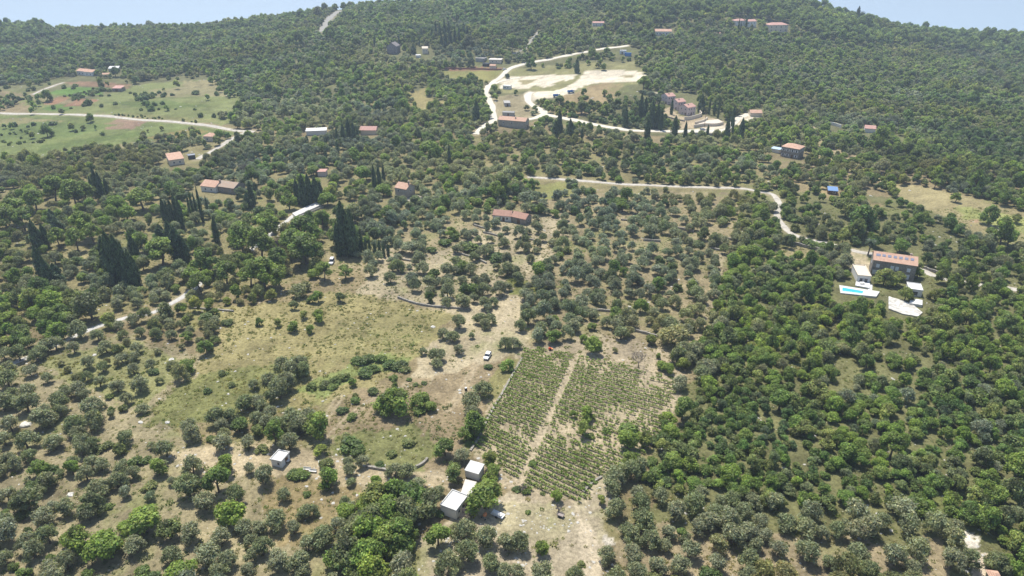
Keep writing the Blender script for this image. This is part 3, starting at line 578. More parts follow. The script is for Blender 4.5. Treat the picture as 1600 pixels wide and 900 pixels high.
# ------------------------------------------------------------------ areas filled by rule (outline in picture, spacing m, share left empty, kinds, crown widths m)
OL, OK_, BR, PI, SH = 'olive_tree', 'oak_tree', 'broadleaf_tree', 'pine_tree', 'shrub'
ZF = [
 ([(-900, -900), (2500, -900), (2500, 2000), (-900, 2000)], 4.3, .06, {OK_: .62, OL: .26, PI: .04, BR: .08}, (3.2, 6.6)),
 ([(880, -60), (930, 20), (960, 40), (1020, 42), (1180, 30), (1230, 45), (1330, 75), (1450, 75), (1600, 95), (1800, 110), (1800, -60)], 7.6, 0, {PI: .85, OK_: .15}, (8, 14)),
 ([(680, -60), (770, -60), (810, 10), (760, 40), (700, 25)], 7, 0, {PI: .5, OK_: .5}, (6, 10)),
 ([(-90, 20), (75, 30), (78, 60), (30, 75), (-90, 80)], 7.5, 0, {PI: .7, OK_: .3}, (8, 13)),
 ([(560, 75), (780, 75), (780, 104), (640, 108), (560, 112)], 6.2, .1, {OL: .85, OK_: .15}, (5, 7)),
 ([(1180, 150), (1300, 120), (1420, 150), (1400, 215), (1200, 200)], 5.2, .03, {OL: .35, OK_: .65}, (5, 7)),
 ([(380, 150), (500, 140), (600, 175), (760, 195), (755, 215), (1000, 208), (1140, 215), (1210, 240), (1200, 285), (1050, 280), (830, 272), (700, 330), (560, 345), (400, 300), (380, 200)], 5.4, .15, {OL: .70, OK_: .22, BR: .08}, (4.6, 7.6)),
 ([(380, 118), (500, 105), (640, 108), (760, 128), (755, 190), (640, 180), (520, 160), (380, 150)], 5.0, .14, {OL: .2, OK_: .62, BR: .18}, (4.2, 7.4)),
 ([(-160, 262), (60, 240), (260, 235), (330, 250), (400, 215), (400, 300), (300, 300), (160, 300), (-160, 300)], 5.2, .03, {OL: .82, OK_: .18}, (5, 7)),
 ([(-160, 295), (400, 290), (560, 310), (560, 420), (480, 470), (300, 470), (150, 560), (-160, 600)], 5.6, .14, {OK_: .24, OL: .5, BR: .18, SH: .08}, (3.8, 6.6)),
 ([(-160, 440), (60, 440), (100, 470), (130, 520), (60, 550), (-160, 575)], 4.6, .03, {OK_: .85, BR: .1, OL: .05}, (5, 7.2)),
 ([(840, 225), (1210, 235), (1205, 292), (1050, 285), (830, 275)], 5.6, .16, {OL: .45, OK_: .5, SH: .05}, (4.6, 6.6)),
 ([(1170, 240), (1260, 255), (1400, 285), (1390, 300), (1540, 400), (1600, 425), (1600, 445), (1440, 425), (1300, 380), (1240, 360), (1212, 300)], 4.9, .26, {OK_: .42, SH: .24, OL: .24, BR: .10}, (3.6, 6.2)),
 ([(1380, 215), (1700, 215), (1700, 330), (1600, 322), (1460, 286), (1385, 278)], 4.6, 0, {OK_: .9, OL: .1}, (5, 7)),
 ([(1440, 425), (1700, 380), (1700, 450), (1600, 440)], 4.9, .1, {OK_: .6, OL: .3, SH: .1}, (4, 6.5)),
 # olive grove in the middle
 ([(560, 460), (590, 350), (690, 330), (830, 318), (900, 290), (960, 292), (1160, 303), (1165, 400), (1120, 470), (1090, 540), (1000, 535), (940, 530), (880, 545), (820, 560), (790, 480), (730, 480), (700, 470)], 6.0, .08, {OL: .86, OK_: .06, SH: .08}, (3.9, 6.6)),
 ([(600, 372), (690, 378), (760, 345), (850, 335), (880, 370), (840, 440), (760, 430), (690, 420)], 8.0, .25, {OL: .9, SH: .1}, (3.8, 5.8)),
 # slope on the right
 ([(1165, 380), (1240, 395), (1300, 420), (1315, 470), (1480, 495), (1600, 450), (1900, 450), (1900, 1000), (1540, 960), (1530, 830), (1475, 800), (1180, 770), (1010, 750), (1010, 715), (1050, 690), (1085, 600), (1100, 520), (1130, 440)], 3.3, .10, {OK_: .58, SH: .12, OL: .08, BR: .22}, (2.2, 6.4)),
 ([(1085, 640), (1190, 640), (1300, 720), (1280, 760), (1030, 740), (1020, 715), (1060, 690)], 2.5, .1, {SH: .7, OK_: .3}, (2.2, 3.8)),
 # grey olives at the lower right
 ([(945, 745), (1010, 760), (1180, 772), (1300, 790), (1400, 785), (1475, 805), (1500, 850), (1500, 1000), (945, 1000)], 5.0, .04, {OL: .96, SH: .04}, (4.6, 6.8)),
 ([(1005, 735), (1180, 755), (1320, 775), (1400, 775), (1480, 790), (1485, 812), (1400, 800), (1300, 803), (1180, 787), (1010, 768)], 3.0, .03, {OK_: .6, BR: .2, SH: .2}, (2.6, 5)),
 ([(40, 180), (190, 182), (318, 195), (316, 199), (190, 187), (40, 184)], 2.6, .35, {SH: 1}, (1.2, 2.6)), ([(55, 232), (150, 216), (230, 204), (232, 208), (150, 222), (55, 240)], 2.8, .2, {SH: .9, OK_: .1}, (1.4, 3.4)), ([(255, 128), (275, 126), (180, 160), (165, 158)], 3, .35, {SH: .8, OK_: .2}, (1.4, 4)),
 # left margin and lower edge beyond the frame
 ([(-300, 560), (20, 575), (60, 700), (300, 905), (640, 905), (900, 915), (900, 1100), (-300, 1100)], 6.0, .1, {OL: .9, OK_: .1}, (5, 7)),
 ([(20, 560), (200, 520), (330, 560), (210, 640), (230, 680), (420, 700), (560, 760), (500, 905), (10, 905)], 6, .7, {OL: .35, SH: .65}, (1.8, 3.6)),
 # fields with a few bushes
 ([(-160, 140), (60, 132), (100, 120), (230, 126), (290, 118), (345, 122), (352, 146), (385, 152), (378, 170), (352, 190), (398, 202), (340, 214), (325, 238), (260, 232), (150, 236), (60, 246), (-160, 268)], 7, .90, {SH: .7, OK_: .3}, (2.2, 5.0)),
 ([(40, 168), (75, 160), (60, 172)], 5, .2, {OK_: 1}, (3, 5)), ([(-60, 168), (40, 150), (60, 160), (20, 178), (-60, 184)], 5, .45, {OK_: .8, SH: .2}, (3, 6)), ([(-60, 184), (60, 184), (100, 190), (60, 204), (-60, 206)], 7, .8, {OK_: .7, SH: .3}, (3, 6)), ([(230, 215), (300, 206), (345, 212), (330, 236), (262, 232), (200, 236)], 5.2, .4, {OL: .6, OK_: .4}, (3.5, 6)), ([(-60, 206), (60, 212), (140, 212), (130, 216), (20, 228), (-60, 232)], 4, .78, {SH: .9, OK_: .1}, (1.5, 3.5)),
 ([(60, 178), (200, 180), (320, 193), (318, 196), (200, 185), (60, 181)], 3.2, .3, {SH: 1}, (1.2, 2.6)), ([(100, 152), (150, 140), (165, 142), (120, 158)], 3, .2, {SH: 1}, (1.5, 3.2)), ([(210, 150), (250, 145), (248, 152), (215, 158)], 4, .2, {SH: .8, OK_: .2}, (2, 4.5)), ([(330, 126), (350, 122), (380, 150), (350, 156)], 5, .2, {OK_: .8, SH: .2}, (3, 6)),
 ([(845, 128), (990, 128), (1010, 150), (1040, 190), (960, 198), (880, 180), (840, 160)], 6.0, .35, {OK_: .7, SH: .3}, (4, 6.5)),
 ([(775, 100), (1010, 88), (1015, 108), (790, 118)], 8, .4, {OK_: .8, SH: .2}, (4, 6)),
 ([(560, 590), (700, 590), (735, 640), (690, 735), (520, 720), (500, 680)], 5.0, .75, {SH: 1}, (1.2, 2.4)),
]
CLEAR = [
 [(680, 110), (785, 106), (785, 128), (700, 128)], [(640, 146), (670, 136), (665, 152), (700, 160), (690, 170), (645, 172)], [(566, 160), (598, 152), (610, 158), (580, 166)],
 [(765, 132), (900, 114), (1005, 108), (1012, 126), (930, 131), (860, 160), (822, 160), (828, 144), (770, 142)], [(770, 148), (828, 150), (850, 176), (815, 184), (776, 186)],
 [(1036, 176), (1062, 184), (1085, 178), (1130, 190), (1165, 176), (1188, 180), (1140, 208), (1070, 206), (1060, 196)], [(1010, 142), (1034, 144), (1032, 153), (1014, 151)],
 [(960, 74), (1003, 76), (998, 90), (945, 86)],
 [(1392, 288), (1460, 294), (1600, 330), (1700, 343), (1700, 410), (1600, 384), (1520, 364), (1410, 322)], [(1280, 235), (1305, 235), (1310, 252), (1288, 252)], [(1345, 288), (1400, 310), (1405, 325), (1340, 305)],
 [(1205, 395), (1240, 384), (1295, 398), (1300, 410), (1220, 408)], [(1333, 442), (1330, 405), (1360, 398), (1365, 390), (1437, 402), (1430, 440), (1362, 445), (1362, 462), (1374, 458), (1370, 467), (1310, 461), (1310, 446)], [(1408, 442), (1440, 444), (1443, 492), (1434, 497), (1386, 484), (1386, 464), (1412, 466)],
 [(1290, 565), (1330, 550), (1350, 590), (1325, 625), (1295, 610)], [(1485, 560), (1510, 590), (1500, 620), (1470, 625)], [(1525, 575), (1580, 575), (1590, 590), (1530, 585)], [(1470, 700), (1520, 720), (1545, 760), (1520, 760), (1490, 725)], [(1420, 690), (1450, 695), (1450, 720), (1425, 715)], [(1190, 640), (1215, 640), (1210, 665), (1190, 660)],
 [(835, 288), (885, 282), (890, 298), (870, 312), (835, 310)],
 [(330, 480), (400, 474), (470, 462), (560, 452), (640, 466), (715, 480), (715, 500), (640, 590), (560, 610), (500, 690), (390, 660), (330, 700), (225, 660), (230, 630), (290, 590), (345, 540), (355, 505)],
 [(700, 500), (760, 470), (815, 465), (830, 545), (795, 570), (780, 600), (740, 640), (690, 740), (640, 745), (640, 590), (655, 545)],
 [(735, 690), (818, 540), (860, 540), (930, 520), (1045, 545), (1062, 600), (1050, 650), (1000, 720), (940, 750), (915, 795), (835, 775), (765, 720)],
 [(650, 830), (760, 780), (915, 790), (940, 745), (990, 740), (950, 800), (950, 1100), (650, 1100)],
 [(270, 700), (400, 688), (470, 705), (600, 735), (700, 725), (700, 765), (580, 765), (470, 745), (330, 760)], [(1500, 828), (1540, 838), (1550, 1100), (1520, 1100)],
 [(280, 242), (300, 236), (330, 232), (330, 248), (300, 262), (262, 260), (262, 246)], [(460, 336), (505, 315), (530, 325), (520, 345), (465, 345)], [(500, 390), (525, 395), (560, 415), (640, 440), (640, 465), (530, 455), (520, 430)],
 [(215, 335), (240, 335), (240, 350), (212, 350)],
]
# picture areas that must stay in view (houses, road strips, cars)
KEEP = [(1335, 383, 1436, 442), (1300, 440, 1360, 468), (1405, 438, 1445, 492), (1380, 465, 1442, 492), (1038, 143, 1088, 178), (778, 180, 826, 202), (766, 95, 786, 108), (1206, 228, 1256, 249), (1290, 292, 1312, 303), (966, 75, 988, 88),
 (1022, 44, 1052, 55), (1149, 30, 1182, 41), (1200, 35, 1232, 49), (925, 36, 946, 41), (120, 106, 148, 119), (168, 105, 190, 112), (174, 134, 194, 143), (605, 70, 628, 83), (650, 74, 674, 90), (742, 92, 780, 108), (318, 210, 334, 221), (262, 243, 310, 260), (312, 285, 370, 304), (477, 202, 512, 212),
 (561, 201, 590, 211), (616, 292, 640, 309), (786, 334, 826, 346), (495, 268, 512, 277), (1348, 198, 1370, 206), (1168, 173, 1192, 182), (513, 404, 528, 419), (422, 708, 455, 730), (474, 732, 494, 742), (686, 762, 732, 810), (725, 722, 756, 748), (752, 548, 772, 568), (724, 603, 732, 612),
 (855, 540, 865, 550), (870, 798, 884, 812), (754, 795, 788, 820), (1065, 178, 1130, 205), (800, 108, 1000, 140), (1548, 888, 1566, 900), (863, 142, 900, 152), (782, 105, 794, 112), (457, 318, 500, 338), (1295, 193, 1316, 202), (1400, 210, 1410, 216), (785, 132, 800, 140), (790, 154, 800, 168)]
# ------------------------------------------------------------------ houses and other built things
def tile_mat(name, c1, c2):
    m = mat(name, c1, .85, .15, 0, .9, .35, col2=c2, voro=False)
    t = m.node_tree; b = t.nodes['Principled BSDF']; wv = t.nodes.new('ShaderNodeTexWave'); wv.inputs['Scale'].default_value = 1.4; wv.inputs['Distortion'].default_value = .6
    tc = [n for n in t.nodes if n.type == 'TEX_COORD'][0]; t.links.new(tc.outputs['Object'], wv.inputs['Vector'])
    bp = t.nodes.new('ShaderNodeBump'); bp.inputs['Strength'].default_value = .7; bp.inputs['Distance'].default_value = .06; t.links.new(wv.outputs['Fac'], bp.inputs['Height']); t.links.new(bp.outputs[0], b.inputs['Normal']); return m
TILE = tile_mat('orange_roof_tile', (.60, .40, .29), (.46, .27, .185)); TILEP = tile_mat('pink_roof_tile', (.56, .34, .28), (.45, .26, .21)); TILEO = tile_mat('old_roof_tile', (.38, .33, .26), (.42, .28, .19)); TILER = tile_mat('red_roof_tile', (.48, .29, .21), (.36, .20, .15))
STONE = mat('stone_wall', (.30, .27, .225), .95, .1, 0, 2.6, .6, col2=(.19, .17, .145), voro=True)
STONEL = mat('pale_stone_wall', (.42, .38, .31), .95, .1, 0, 2.2, .6, col2=(.28, .25, .20), voro=True)
WHITE = mat('white_render', (.72, .70, .66), .8, .2, .16, .9, .1); CREAM = mat('cream_render', (.66, .57, .45), .85, .2, .12, 1, .1); PINK = mat('pink_render', (.60, .49, .46), .85, .2, .08, 1, .1)
CONC = mat('concrete', (.42, .40, .37), .9, .2, .2, .8, .2); GLASS = mat('dark_glass', (.03, .035, .045), .12, .5); SHUT = mat('pale_shutters', (.62, .63, .64), .6, .3)
WOOD = mat('brown_wood', (.16, .09, .05), .7, .3, .3, 4); BLUE = mat('blue_sheet', (.05, .20, .50), .45, .4, .1, 2); GREYM = mat('grey_metal', (.30, .31, .33), .45, .4, .1, 3); BLACKM = mat('black_sheet', (.02, .022, .025), .5, .4)
POOL = mat('pool_water', (.03, .36, .52), .06, .5, 0, .5, .15, col2=(.05, .48, .62)); RUBBLE = mat('white_rubble', (.66, .63, .57), .95, .1, 0, 1.1, .9, col2=(.40, .37, .32), voro=True); SOLAR = mat('roof_light_glass', (.20, .21, .27), .3, .4)
RED = mat('red_paint', (.55, .08, .03), .5, .4); RUBBER = mat('tyre_rubber', (.02, .02, .02), .9, .1); CARW = mat('white_car_paint', (.80, .80, .80), .25, .5); CARG = mat('grey_car_paint', (.35, .37, .40), .25, .5)
CHIM = mat('chimney_render', (.40, .32, .27), .9, .1, .2, 3)
SHEET = tile_mat('white_sheet_roof', (.68, .67, .64), (.50, .48, .44))
def frame(A, B):
    a = G(*A); b = G(*B); d = (b - a); L = math.hypot(d.x, d.y); o = (a + b) / 2; o.z = min(a.z, b.z); return o, math.atan2(d.y, d.x), L
def house(name, A, B, depth, h, label, cat='house', wall=WHITE, roof=TILE, rt='x', rh=1.8, ov=.35, wins=(), doors=(), chim=(), L=None, skirt=1.5, lights=0, shut=None, group=None):
    o, rz, L0 = frame(A, B); L = L or L0
    e = empty(name, o, rz); tag(e, label, cat, group); hx = L / 2
    m = MB(); m.box(-hx, hx, 0, depth, -skirt, h)
    if rt == 'x': m.prism([(0, h), (depth, h), (depth / 2, h + rh)], 'x', -hx, hx)
    if rt == 'y': m.prism([(-hx, h), (hx, h), (0, h + rh)], 'y', 0, depth)
    m.build('wall', wall, e)
    r = MB(); tk = .18
    if rt == 'x':
        for s in (0, 1):
            y0 = -ov if s == 0 else depth + ov; k = rh / (depth / 2); z0 = h - ov * k
            r.prism([(y0, z0 + .03), (depth / 2, h + rh + .03), (depth / 2, h + rh + .03 + tk), (y0, z0 + .03 + tk)], 'x', -hx - ov * .6, hx + ov * .6)
    elif rt == 'y':
        for s in (-1, 1):
            k = rh / hx; r.prism([(s * (hx + ov), h - ov * k + .03), (0, h + rh + .03), (0, h + rh + .03 + tk), (s * (hx + ov), h - ov * k + .03 + tk)], 'y', -ov * .6, depth + ov * .6)
    elif rt == 'hip':
        q = min(depth / 2, hx) * .95; x0, x1, y0, y1 = -hx - ov, hx + ov, -ov, depth + ov
        r.add([(x0, y0, h + .02), (x1, y0, h + .02), (x1, y1, h + .02), (x0, y1, h + .02), (x0 + q, depth / 2, h + rh), (x1 - q, depth / 2, h + rh)], [(0, 3, 2, 1), (0, 1, 5, 4), (2, 3, 4, 5), (1, 2, 5), (3, 0, 4)])
    elif rt == 'shed': r.prism([(-ov, h + .03), (depth + ov, h + rh + .03), (depth + ov, h + rh + .2), (-ov, h + .2)], 'x', -hx - ov * .5, hx + ov * .5)
    elif rt == 'flat':
        r.box(-hx - ov, hx + ov, -ov, depth + ov, h + .02, h + .22)
        if ov < .3: 
            for q in ((-hx - ov, hx + ov, -ov, -ov + .2), (-hx - ov, hx + ov, depth + ov - .2, depth + ov), (-hx - ov, -hx - ov + .2, -ov + .2, depth + ov - .2), (hx + ov - .2, hx + ov, -ov + .2, depth + ov - .2)): r.box(*q, h + .22, h + .45)
    ro = r.build('roof', roof, e)
    for (cx, cy, ch) in chim:
        x = -hx + cx * L; y = cy * depth; zt = h + (rh if rt in 'xy' else .3)
        c = MB(); c.box(x - .35, x + .35, y - .3, y + .3, h, zt + ch); c.box(x - .45, x + .45, y - .4, y + .4, zt + ch, zt + ch + .15); c.build('chimney', CHIM, ro)
    for i in range(lights):
        x = -hx + L * (.1 + .78 * (i / (lights - 1))); yy_ = depth * .28; k = rh / (depth / 2); z = h + yy_ * k + .24; wv = .62 if i else .8
        q = MB(); dy = .55; q.add([(x - wv, yy_ - dy, z - dy * k), (x + wv, yy_ - dy, z - dy * k), (x + wv, yy_ + dy, z + dy * k), (x - wv, yy_ + dy, z + dy * k), (x - wv, yy_ - dy, z - dy * k + .1), (x + wv, yy_ - dy, z - dy * k + .1), (x + wv, yy_ + dy, z + dy * k + .1), (x - wv, yy_ + dy, z + dy * k + .1)], [(0, 3, 2, 1), (4, 5, 6, 7), (0, 1, 5, 4), (1, 2, 6, 5), (2, 3, 7, 6), (3, 0, 4, 7)])
        q.build('roof_light', SOLAR, ro)
    def opening(side, u, z, w, hh, nm, mt, sh):
        def place(mb, x0, x1, out0, out1, z0, z1):
            if side == 'f': mb.box(x0, x1, -out1, -out0, z0, z1)
            elif side == 'b': mb.box(x0, x1, depth + out0, depth + out1, z0, z1)
            elif side == 'l': mb.box(-hx - out1, -hx - out0, x0, x1, z0, z1)
            else: mb.box(hx + out0, hx + out1, x0, x1, z0, z1)
        c = (-hx + u * L) if side in 'fb' else u * depth
        f = MB(); place(f, c - w / 2 - .12, c + w / 2 + .12, .0, .05, z - .12, z); place(f, c - w / 2 - .12, c + w / 2 + .12, .0, .05, z + hh, z + hh + .12)
        place(f, c - w / 2 - .12, c - w / 2, .0, .05, z, z + hh); place(f, c + w / 2, c + w / 2 + .12, .0, .05, z, z + hh)
        fo = f.build(nm, SHUT if nm == 'window' else WOOD, e); p = MB(); place(p, c - w / 2, c + w / 2, .003, .03, z, z + hh); p.build('pane' if nm == 'window' else 'door_leaf', mt, fo)
        if sh:
            s = MB(); place(s, c - w / 2 - .12 - w * .5, c - w / 2 - .12, .05, .10, z, z + hh); s.build('shutter', SHUT, fo); s = MB(); place(s, c + w / 2 + .12, c + w / 2 + .12 + w * .5, .05, .10, z, z + hh); s.build('shutter', SHUT, fo)
    for wd in wins: opening(*wd[:5], 'window', wd[5] if len(wd) > 5 and wd[5] else GLASS, shut)
    for wd in doors: opening(*wd[:5], 'door', WOOD, False)
    return e
def slab(name, pts, top, bot, m, label=None, cat=None, kind=None, level=True, parent=None):
    Q = [G(*p) for p in pts]; zt = max(q.z for q in Q) if level else None
    n = len(Q); V = [(q.x, q.y, (zt if level else q.z) + top) for q in Q] + [(q.x, q.y, (min(p.z for p in Q) if level else q.z) + bot) for q in Q]
    me = mkmesh(name, V, [tuple(range(n))] + [tuple(range(n, 2 * n))[::-1]] + [(i, i + n, (i + 1) % n + n, (i + 1) % n) for i in range(n)], m)
    bm = bmesh.new(); bm.from_mesh(me); bmesh.ops.recalc_face_normals(bm, faces=bm.faces); bm.to_mesh(me); bm.free()
    o = ob(name, me, parent); return tag(o, label, cat, None, kind)
W1 = lambda s, us, z, w, h: [(s, u, z, w, h) for u in us]
# the long stone house with its wing, pool and terraces
house('stone_house', (1359, 430), (1426, 441), 8.4, 7.2, 'long two-storey stone house with orange tiled roof and seven roof lights', wall=STONE, rh=2.0, ov=.4, lights=7, chim=[(.86, .62, .5)],
      wins=[('f', .13, 4.2, 1.0, 1.3, SHUT), ('f', .46, 3.9, 1.1, 1.6, SHUT), ('f', .57, 4.0, 1.0, 1.4, SHUT), ('f', .84, 4.1, 1.0, 1.3, SHUT), ('f', .09, 1.2, 1.6, 1.6, SHUT), ('f', .27, 1.0, 1.1, 1.7, SHUT), ('f', .84, .9, 1.3, 1.8, SHUT), ('l', .5, 4.2, .9, 1.2, SHUT)], doors=[('f', .5, .05, 1.1, 2.1)], shut=False)
house('guest_wing', (1338, 441), (1358.5, 443.5), 10.5, 3.0, 'low cream-roofed wing at the left end of the long stone house', 'house', wall=WHITE, roof=CREAM, rt='flat', ov=.1,
      wins=[('f', .3, .2, 1.1, 1.9), ('f', .68, .2, 1.1, 1.9)], shut=True, skirt=2.5)
house('outbuilding', (1417.5, 461.5), (1439, 464.5), 6.0, 2.6, 'white flat-roofed outbuilding below the right end of the stone house', 'outbuilding', wall=WHITE, roof=WHITE, rt='flat', ov=.12, wins=[('f', .45, .5, 2.2, 1.5)], doors=[('l', .5, .05, .9, 2)])
e = slab('pool_deck', [(1311, 446.5), (1374, 458), (1368.5, 466), (1313, 459)], .35, -2.2, mat('pale_paving', (.60, .585, .54), .8, .2, .12, 1.2, .1), 'pale paved pool deck with retaining wall', 'pool deck')
def bilin(c, u, v):
    a, b, d, f = [G(*p) for p in c]; return (a * (1 - u) + b * u) * (1 - v) + (f * (1 - u) + d * u) * v
pc = [(1315, 450.3), (1350, 457.2), (1347.5, 461.5), (1314.8, 456.2)]
zt = e.data.vertices[0].co.z
Q = [G(*p) for p in pc]
m = MB(); m.prism([(q.x, q.y) for q in Q], 'z', zt + .006, zt + .02); pw = m.build('swimming_pool', POOL); tag(pw, 'narrow turquoise swimming pool set in pale paving', 'swimming pool')
m = MB()
for i in range(4):
    a, b = Q[i], Q[(i + 1) % 4]; d = (b - a).normalized(); n_ = Vector((-d.y, d.x, 0)) * .2
    m.prism([(a.x - n_.x, a.y - n_.y), (b.x - n_.x, b.y - n_.y), (b.x + n_.x, b.y + n_.y), (a.x + n_.x, a.y + n_.y)], 'z', zt - .02 + i * .003, zt + .07 + i * .004)
m.build('coping', WHITE, pw)
slab('front_terrace', [(1337, 441.5), (1359, 444), (1358, 452), (1336, 447.5)], .5, -1.5, WHITE, 'small white terrace in front of the cream-roofed wing', 'terrace')
slab('rubble_terrace', [(1388, 465), (1405, 470), (1425, 477), (1441, 490), (1434, 496), (1410, 492), (1388, 484)], .5, -2.0, RUBBLE, 'terrace of broken white stone below the outbuilding', 'terrace')
slab('paved_platform', [(1422, 470), (1440, 473), (1440, 480.5), (1420, 477.5)], 1.1, -1.6, WHITE, 'white paved platform beside the stone rubble terrace', 'terrace')
slab('stepped_path', [(1357, 444), (1363, 445), (1362, 462), (1356, 460)], .2, -.5, WHITE, None, None, 'structure', level=False)
def parasol_table(px, py, lab):
    o = empty('garden_table', G(px, py) + Vector((0, 0, .5)))
    tag(o, lab, 'table'); MB().box(-.9, .9, -.5, .5, .70, .76).build('tabletop', WHITE, o)
    for sx in (-.8, .8):
        for sy in (-.4, .4): MB().box(sx - .04, sx + .04, sy - .04, sy + .04, 0, .7).build('leg', WHITE, o)
parasol_table(1346, 445.5, 'white garden table on the terrace of the cream-roofed wing')
# palm
def palm(px, py, H):
    g0 = G(px, py); e = empty('palm_tree', g0); tag(e, 'tall palm tree at the back left corner of the long stone house', 'palm tree')
    t_ = MB(); t_.tube((0, 0, -.3), (.2, 0, H * .5), .32, .26, 8); t_.tube((.2, 0, H * .5), (.3, 0, H), .26, .24, 8); t_.build('trunk', BARK, e)
    V, Fs = [], []; r = random.Random(3)
    for i in range(46):
        a = i * 2.4; el = r.uniform(-.35, 1.1); Lf = r.uniform(2.4, 3.2); d = Vector((math.cos(a), math.sin(a), 0)); s_ = Vector((-d.y, d.x, 0)); p = Vector((.3, 0, H))
        for k in range(7):
            t0 = k / 7; ang = el - t0 * 1.5; p2 = p + (d * math.cos(ang) + Vector((0, 0, math.sin(ang)))) * (Lf / 7)
            for sgn in (-1, 1):
                b = len(V); wd_ = .55 * (1 - t0 * .6); V += [p, p2, p2 + s_ * sgn * wd_ - Vector((0, 0, .25)), p + s_ * sgn * wd_ * .75 - Vector((0, 0, .2))]; Fs.append((b, b + 1, b + 2, b + 3))
            p = p2
    ob('fronds', mkmesh('fronds', V, Fs, leaf_mat('palm_fronds', [(.05, .075, .03), (.05, .075, .03)], .15), tint=np.ones((len(V), 3))), e)
palm(1356, 398, 6.0)
# square stone house
house('stone_house', (1219, 244), (1246, 249), 9.5, 6.3, 'square two-storey grey stone house with orange roof beyond the gravel road', wall=STONE, roof=TILE, rt='hip', rh=1.8, ov=.3,
      wins=W1('f', (.14, .38, .64, .87), 4.0, .9, 1.2) + W1('f', (.14, .38, .87), .9, .9, 1.3) + W1('r', (.3, .7), 4.0, .9, 1.2), doors=[('f', .64, .05, 1.0, 2.0)], shut=True)
house('garden_pergola', (1204, 237), (1217, 240), 5, 2.4, 'pale bluish flat roof left of the square stone house', 'pergola', wall=WHITE, roof=mat('pale_blue_sheet', (.45, .55, .62), .5, .4), rt='flat', ov=.4)
house('garden_shed', (1293, 303), (1308, 305), 4.5, 2.1, 'small dark shed with blue metal roof among scrub', 'shed', wall=WOOD, roof=mat('blue_grey_sheet', (.16, .26, .44), .4, .4), rt='shed', rh=.8, doors=[('f', .2, .05, .9, 1.8)], wins=[('f', .65, .9, 1.2, .7)])
# three stepped houses
for i, (A, B, lab) in enumerate([((1042.5, 163.5), (1054.5, 161.5), 'hindmost of the three stepped pink houses with pinkish roofs'), ((1058, 172.5), (1070.5, 170.5), 'middle of the three stepped pink houses with pinkish roofs'), ((1073.3, 181), (1086, 179), 'front house of the three stepped pink houses above the low walls')]):
    house('pink_house', A, B, 8.6, 6.0, lab, wall=PINK, roof=TILEP, rh=1.7, ov=.25, chim=[(.4, .35, .1)], wins=W1('f', (.2, .5, .8), 4.0, .8, 1.2) + W1('f', (.2, .8), .9, .8, 1.2) + W1('l', (.25, .7), 4.0, .8, 1.1) + W1('l', (.55,), .9, .8, 1.1), doors=[('l', .2, .05, 1.0, 2.0), ('f', .5, .05, .9, 2.0)], group='stepped pink houses')
def wall_line(name, pts, h, th, m, label, cat='stone wall', cap=None):
    P_ = smooth_line(gl(pts), 1.5); V = []; Fs = []; r = random.Random(len(pts) + int(pts[0][0]))
    T_ = np.gradient(np.array(P_), axis=0); T_ /= np.linalg.norm(T_, axis=1)[:, None] + 1e-9
    for i, (x, y) in enumerate(P_):
        nx_, ny_ = -T_[i][1] * th / 2, T_[i][0] * th / 2; z = float(Z(x, y)); hh = h * r.uniform(.8, 1.1) if 'dry' in name else h
        V += [(x - nx_ * 1.3, y - ny_ * 1.3, z - .4), (x - nx_, y - ny_, z + hh), (x + nx_, y + ny_, z + hh), (x + nx_ * 1.3, y + ny_ * 1.3, z - .4)]
        if i: b = 4 * (i - 1); Fs += [(b + j, b + (j + 1) % 4, b + 4 + (j + 1) % 4, b + 4 + j) for j in range(4)]
    n = len(V); Fs += [(0, 1, 2, 3), (n - 1, n - 2, n - 3, n - 4)]
    me = mkmesh(name, V, Fs, m); bm = bmesh.new(); bm.from_mesh(me); bmesh.ops.recalc_face_normals(bm, faces=bm.faces); bm.to_mesh(me); bm.free()
    return tag(ob(name, me), label, cat)
wall_line('retaining_wall', [(1069, 187.5), (1078, 187), (1095, 182), (1093, 177)], 2.4, .5, CREAM, 'cream retaining wall in front of the three pink houses')
wall_line('retaining_wall', [(1084, 199.5), (1100, 197), (1118, 197), (1130, 194.5)], 2.0, .5, CREAM, 'pale retaining wall with stone terrace above the parking strip')
wall_line('retaining_wall', [(1086, 194), (1100, 190), (1105, 186)], 1.6, .5, CREAM, 'short pale wall between the pink houses and the parking strip')
wall_line('retaining_wall', [(1082, 211), (1105, 212), (1132, 211.5), (1148, 209)], 1.8, .5, CONC, 'grey wall under the parking strip below the pink houses')
wall_line('garden_wall', [(1033, 175), (1040, 182), (1055, 187), (1070, 190)], 1.0, .5, STONEL, 'curved pale garden wall left of the pink houses')
slab('upper_terrace', [(1085, 196.5), (1130, 192), (1122, 187), (1103, 189)], .4, -1, CREAM, 'pale stepped terrace right of the pink houses', 'terrace', level=False)
